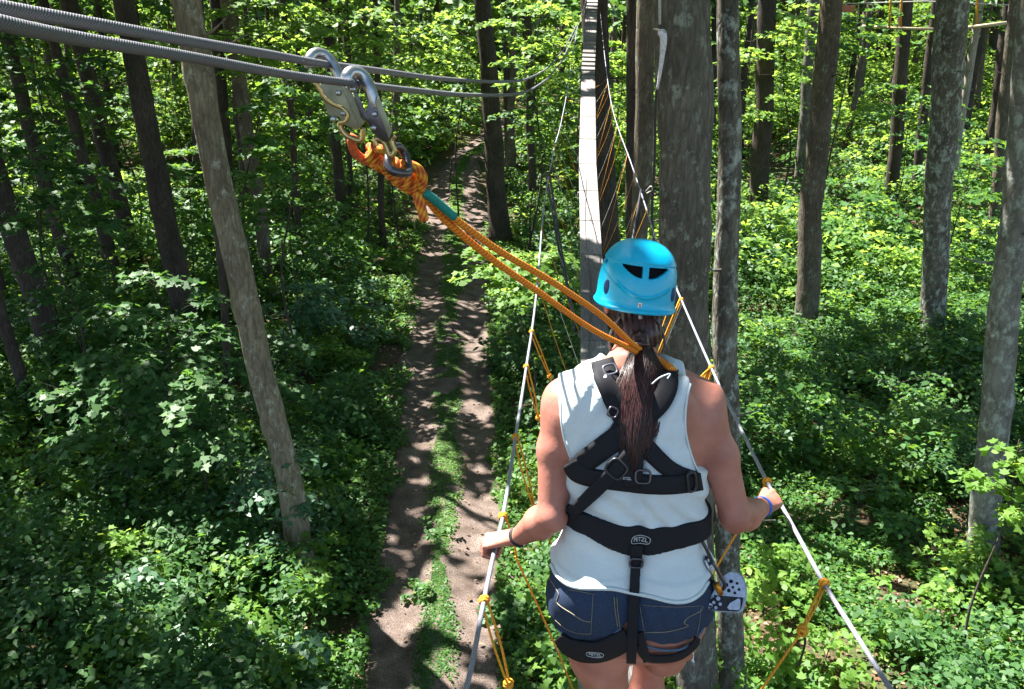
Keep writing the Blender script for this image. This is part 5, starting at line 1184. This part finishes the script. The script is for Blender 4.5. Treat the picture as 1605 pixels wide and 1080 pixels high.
for i in range(1500):
    u = rg.gauss(0, .58); u = max(-1.1, min(1.1, u)); d = rg.random() ** .6; L = rg.uniform(.72, 1.0) if rg.random() < .6 else rg.uniform(.4, .9); wv = rg.uniform(0, 6); am = rg.uniform(0, 7); dr = rg.gauss(0, .28); pts = []
    n_ = 11
    for j in range(n_):
        t = j / (n_ - 1) * L; row = 530 + t * 215; c = np.interp(row, rw, cxp); w = np.interp(row, rw, hw); uu = u + dr * t; x = c + uu * w + am * math.sin(t * 7 + wv) * t
        lift = np.interp(row, rw, lf) * (1 - .6 * min(uu * uu, 1)) * (.45 + .55 * d); pts.append(P(x, row + rg.uniform(-1, 1), np.interp(row, rw, base_y) - lift))
    mb.tube(pts, [.0009] * (n_ - 2) + [.0006, .0003], 3, False)
mb.build('ponytail', M_HAIR, hair)
MB().tube(circ(P(1003, 540, 2.085), (0, .4, 1), .021, 20), .005, 8, False, closed=True).build('hair_tie', M_HAIR, hair)

# rope end passing under the hair to the right shoulder, white cord on the neck strap
MB().tube(catmull([P(1020, 562, 2.11), P(1040, 570, 2.075), P(1054, 580, 2.04), P(1061, 596, 2.04)], 6), .0095, 10).build('strand', M_ROPE, lan)
MB().tube(catmull([P(1022, 602, 1.96), P(1034, 592, 1.95), P(1050, 586, 1.95), P(1046, 594, 1.945)], 5), .0018, 6).build('trim', M_HEM, har)
# wrist bands
def band(name, E, W, m, r, w, t=.92):
    ax = (W - E).normalized(); c = E.lerp(W, t); mb = MB(); n = 24; u = ax.orthogonal().normalized(); v = ax.cross(u)
    for k in range(n):
        for dr_, dx in ((0, -w / 2), (.0022, -w / 2), (.0022, w / 2), (0, w / 2)):
            a = 2 * math.pi * k / n; mb.v.append(c + ax * dx + (u * math.cos(a) + v * math.sin(a)) * (r + dr_))
    for k in range(n):
        a, b = k * 4, ((k + 1) % n) * 4
        for q in range(4): mb.f.append((a + q, a + (q + 1) % 4, b + (q + 1) % 4, b + q))
    return mb.build(name, m, person)
band('wrist_band', ELL, WRL, simple('black_rubber', (.02, .018, .025), .5, .4), .0285, .012, .95); band('wrist_band', ELR, WRR, simple('blue_silicone', (.01, .10, .62), .45, .4), .0285, .014, .92)
# shoes
for A_, s in ((ANKL, -1), (ANKR, 1)):
    f = Field(); f.cone(A_ + Vector((0, -.035, -.055)), A_ + Vector((s * .015, .06, -.055)), .034, .038, .02).cone(A_ + Vector((s * .015, .06, -.055)), A_ + Vector((s * .02, .16, -.065)), .038, .030, .02).cone(A_ + Vector((0, -.01, -.02)), A_ + Vector((0, -.01, -.05)), .04, .042, .02)
    link('shoe', nets_mesh('shoe', lambda X, Y, Z: np.maximum(f(X, Y, Z), DECKZ + .001 - Z), (A_.x - .1, A_.y - .12, DECKZ - .02), (A_.x + .1, A_.y + .24, DECKZ + .14), .005), simple('grey_shoe', (.12, .12, .13), .8, .2), person)

# ------------------------------------------------------------------ carabiner and pulley on the belt
PY = 1.97
cb = thing('carabiner', 'black carabiner with orange gold sleeve hanging from the right side of the belt', 'carabiner', P(1118, 890, PY))
MB().tube(catmull([P(1088, 822, 1.99), P(1097, 842, 1.97), P(1108, 862, 1.96), P(1115, 880, 1.96), P(1108, 884, 1.97), P(1106, 876, 1.975)], 6), .0048, 8).build('sling', M_BLACK, cb)
MB().tube(catmull([P(1112, 872, PY), P(1120, 886, PY - .01), P(1130, 904, PY - .01), P(1136, 916, PY - .01), P(1133, 924, PY - .005), P(1126, 922, PY), P(1119, 912, PY + .01), P(1110, 892, PY + .01), P(1106, 876, PY + .01), P(1112, 872, PY)], 6), .0046, 10).build('frame', M_DKSTEEL, cb)
MB().tube([P(1106, 878, PY - .008), P(1117, 908, PY - .008)], .0040, 8).build('gate', M_STEEL, cb)
MB().tube([P(1123, 915, PY - .012), P(1126, 922, PY - .012), P(1130, 931, PY - .012)], [.0078, .0085, .0075], 12).build('sleeve', simple('orange_anodised', (.62, .24, .02), .35, .5, .6), cb)
pl = thing('trolley_pulley', 'grey aluminium pulley with drilled side plates hanging from the carabiner at the right hip', 'pulley', P(1138, 930, PY))
def c4(x, y): return (1100 + x / 4.156, 720 + y / 4.156)
OUT = [(45, 975), (50, 925), (78, 860), (112, 800), (150, 757), (190, 738), (232, 745), (268, 785), (284, 860), (276, 940), (250, 998), (170, 1000), (90, 995)]
def flat(px, Yp, th, holes, tri, m, name, parent):
    o = P(*px[0], Yp); n = -ray(1138, 930); u = Vector((1, 0, 0)); u = (u - n * u.dot(n)).normalized(); v = n.cross(u).normalized()
    org = P(1138, 930, Yp)
    def loc(a, b):
        r_ = ray(a, b); t = (org - Vector((0, 0, CAMH))).dot(n) / r_.dot(n); p = Vector((0, 0, CAMH)) + r_ * t - org; return (p.dot(u), p.dot(v), 0)
    cu = bpy.data.curves.new(name, 'CURVE'); cu.dimensions = '2D'; cu.fill_mode = 'BOTH'; cu.extrude = th / 2; cu.bevel_depth = .0006; cu.bevel_resolution = 1
    def spl(pts):
        s_ = cu.splines.new('POLY'); s_.points.add(len(pts) - 1); s_.use_cyclic_u = True
        for q_, p in zip(s_.points, pts): q_.co = (*p[:2], 0, 1)
    ol = catmull([Vector(loc(*p)) for p in px] + [Vector(loc(*px[0]))], 4)[:-1]; spl(ol)
    for a, b, r in holes:
        c = loc(a, b); spl([(c[0] + r * math.cos(t), c[1] + r * math.sin(t)) for t in np.linspace(0, 2 * math.pi, 13)[:-1]])
    if tri: spl([loc(*p) for p in tri])
    ob = bpy.data.objects.new(name, cu); COL.objects.link(ob); bpy.context.view_layer.update(); me = bpy.data.meshes.new_from_object(ob.evaluated_get(bpy.context.evaluated_depsgraph_get())); bpy.data.objects.remove(ob)
    M = Matrix((u, v, n)).transposed().to_4x4(); M.translation = org; me.transform(M); return link(name, me, m, parent, False)
M_ALU = simple('brushed_aluminium', (.38, .40, .46), .38, .5, .55, .2, 90, .05)
HO = [(160, 818), (202, 833), (242, 848), (176, 855), (215, 870), (68, 892), (107, 907), (78, 932), (120, 943), (55, 952), (92, 966), (230, 808), (190, 795)]
HOL = [(*c4(a, b), .0042 if i % 3 else .0054) for i, (a, b) in enumerate(HO)]; TRI = [c4(a, b) for a, b in ((165, 965), (185, 935), (240, 905), (252, 915), (250, 970), (240, 982), (180, 980))]
flat([c4(a, b) for a, b in OUT], PY - .012, .003, HOL, TRI, M_ALU, 'side_plate', pl); flat([c4(a + 8, b - 6) for a, b in OUT], PY + .020, .003, [], None, M_ALU, 'side_plate', pl)
flat([(1138 + (c4(a, b)[0] - 1138) * .9, 930 + (c4(a, b)[1] - 930) * .9) for a, b in OUT], PY - .004, .004, [], None, simple('hole_shade_black', (.02, .02, .025), .5, .3), 'hole_shade', pl)  # added dark plate, stands in for the shade inside the drilled holes
for a, b in ((205, 800), (110, 930)):
    n_ = ray(1138, 930); r_ = ray(*c4(a, b)); o_ = Vector((0, 0, CAMH)); g_ = P(1138, 930, PY + .008); c = o_ + r_ * ((g_ - o_).dot(n_) / r_.dot(n_)); MB().tube([c - n_ * .006, c, c + n_ * .006], [.016, .013, .016], 20).build('wheel', simple('dark_sheave', (.06, .06, .07), .4, .5, .7), pl)
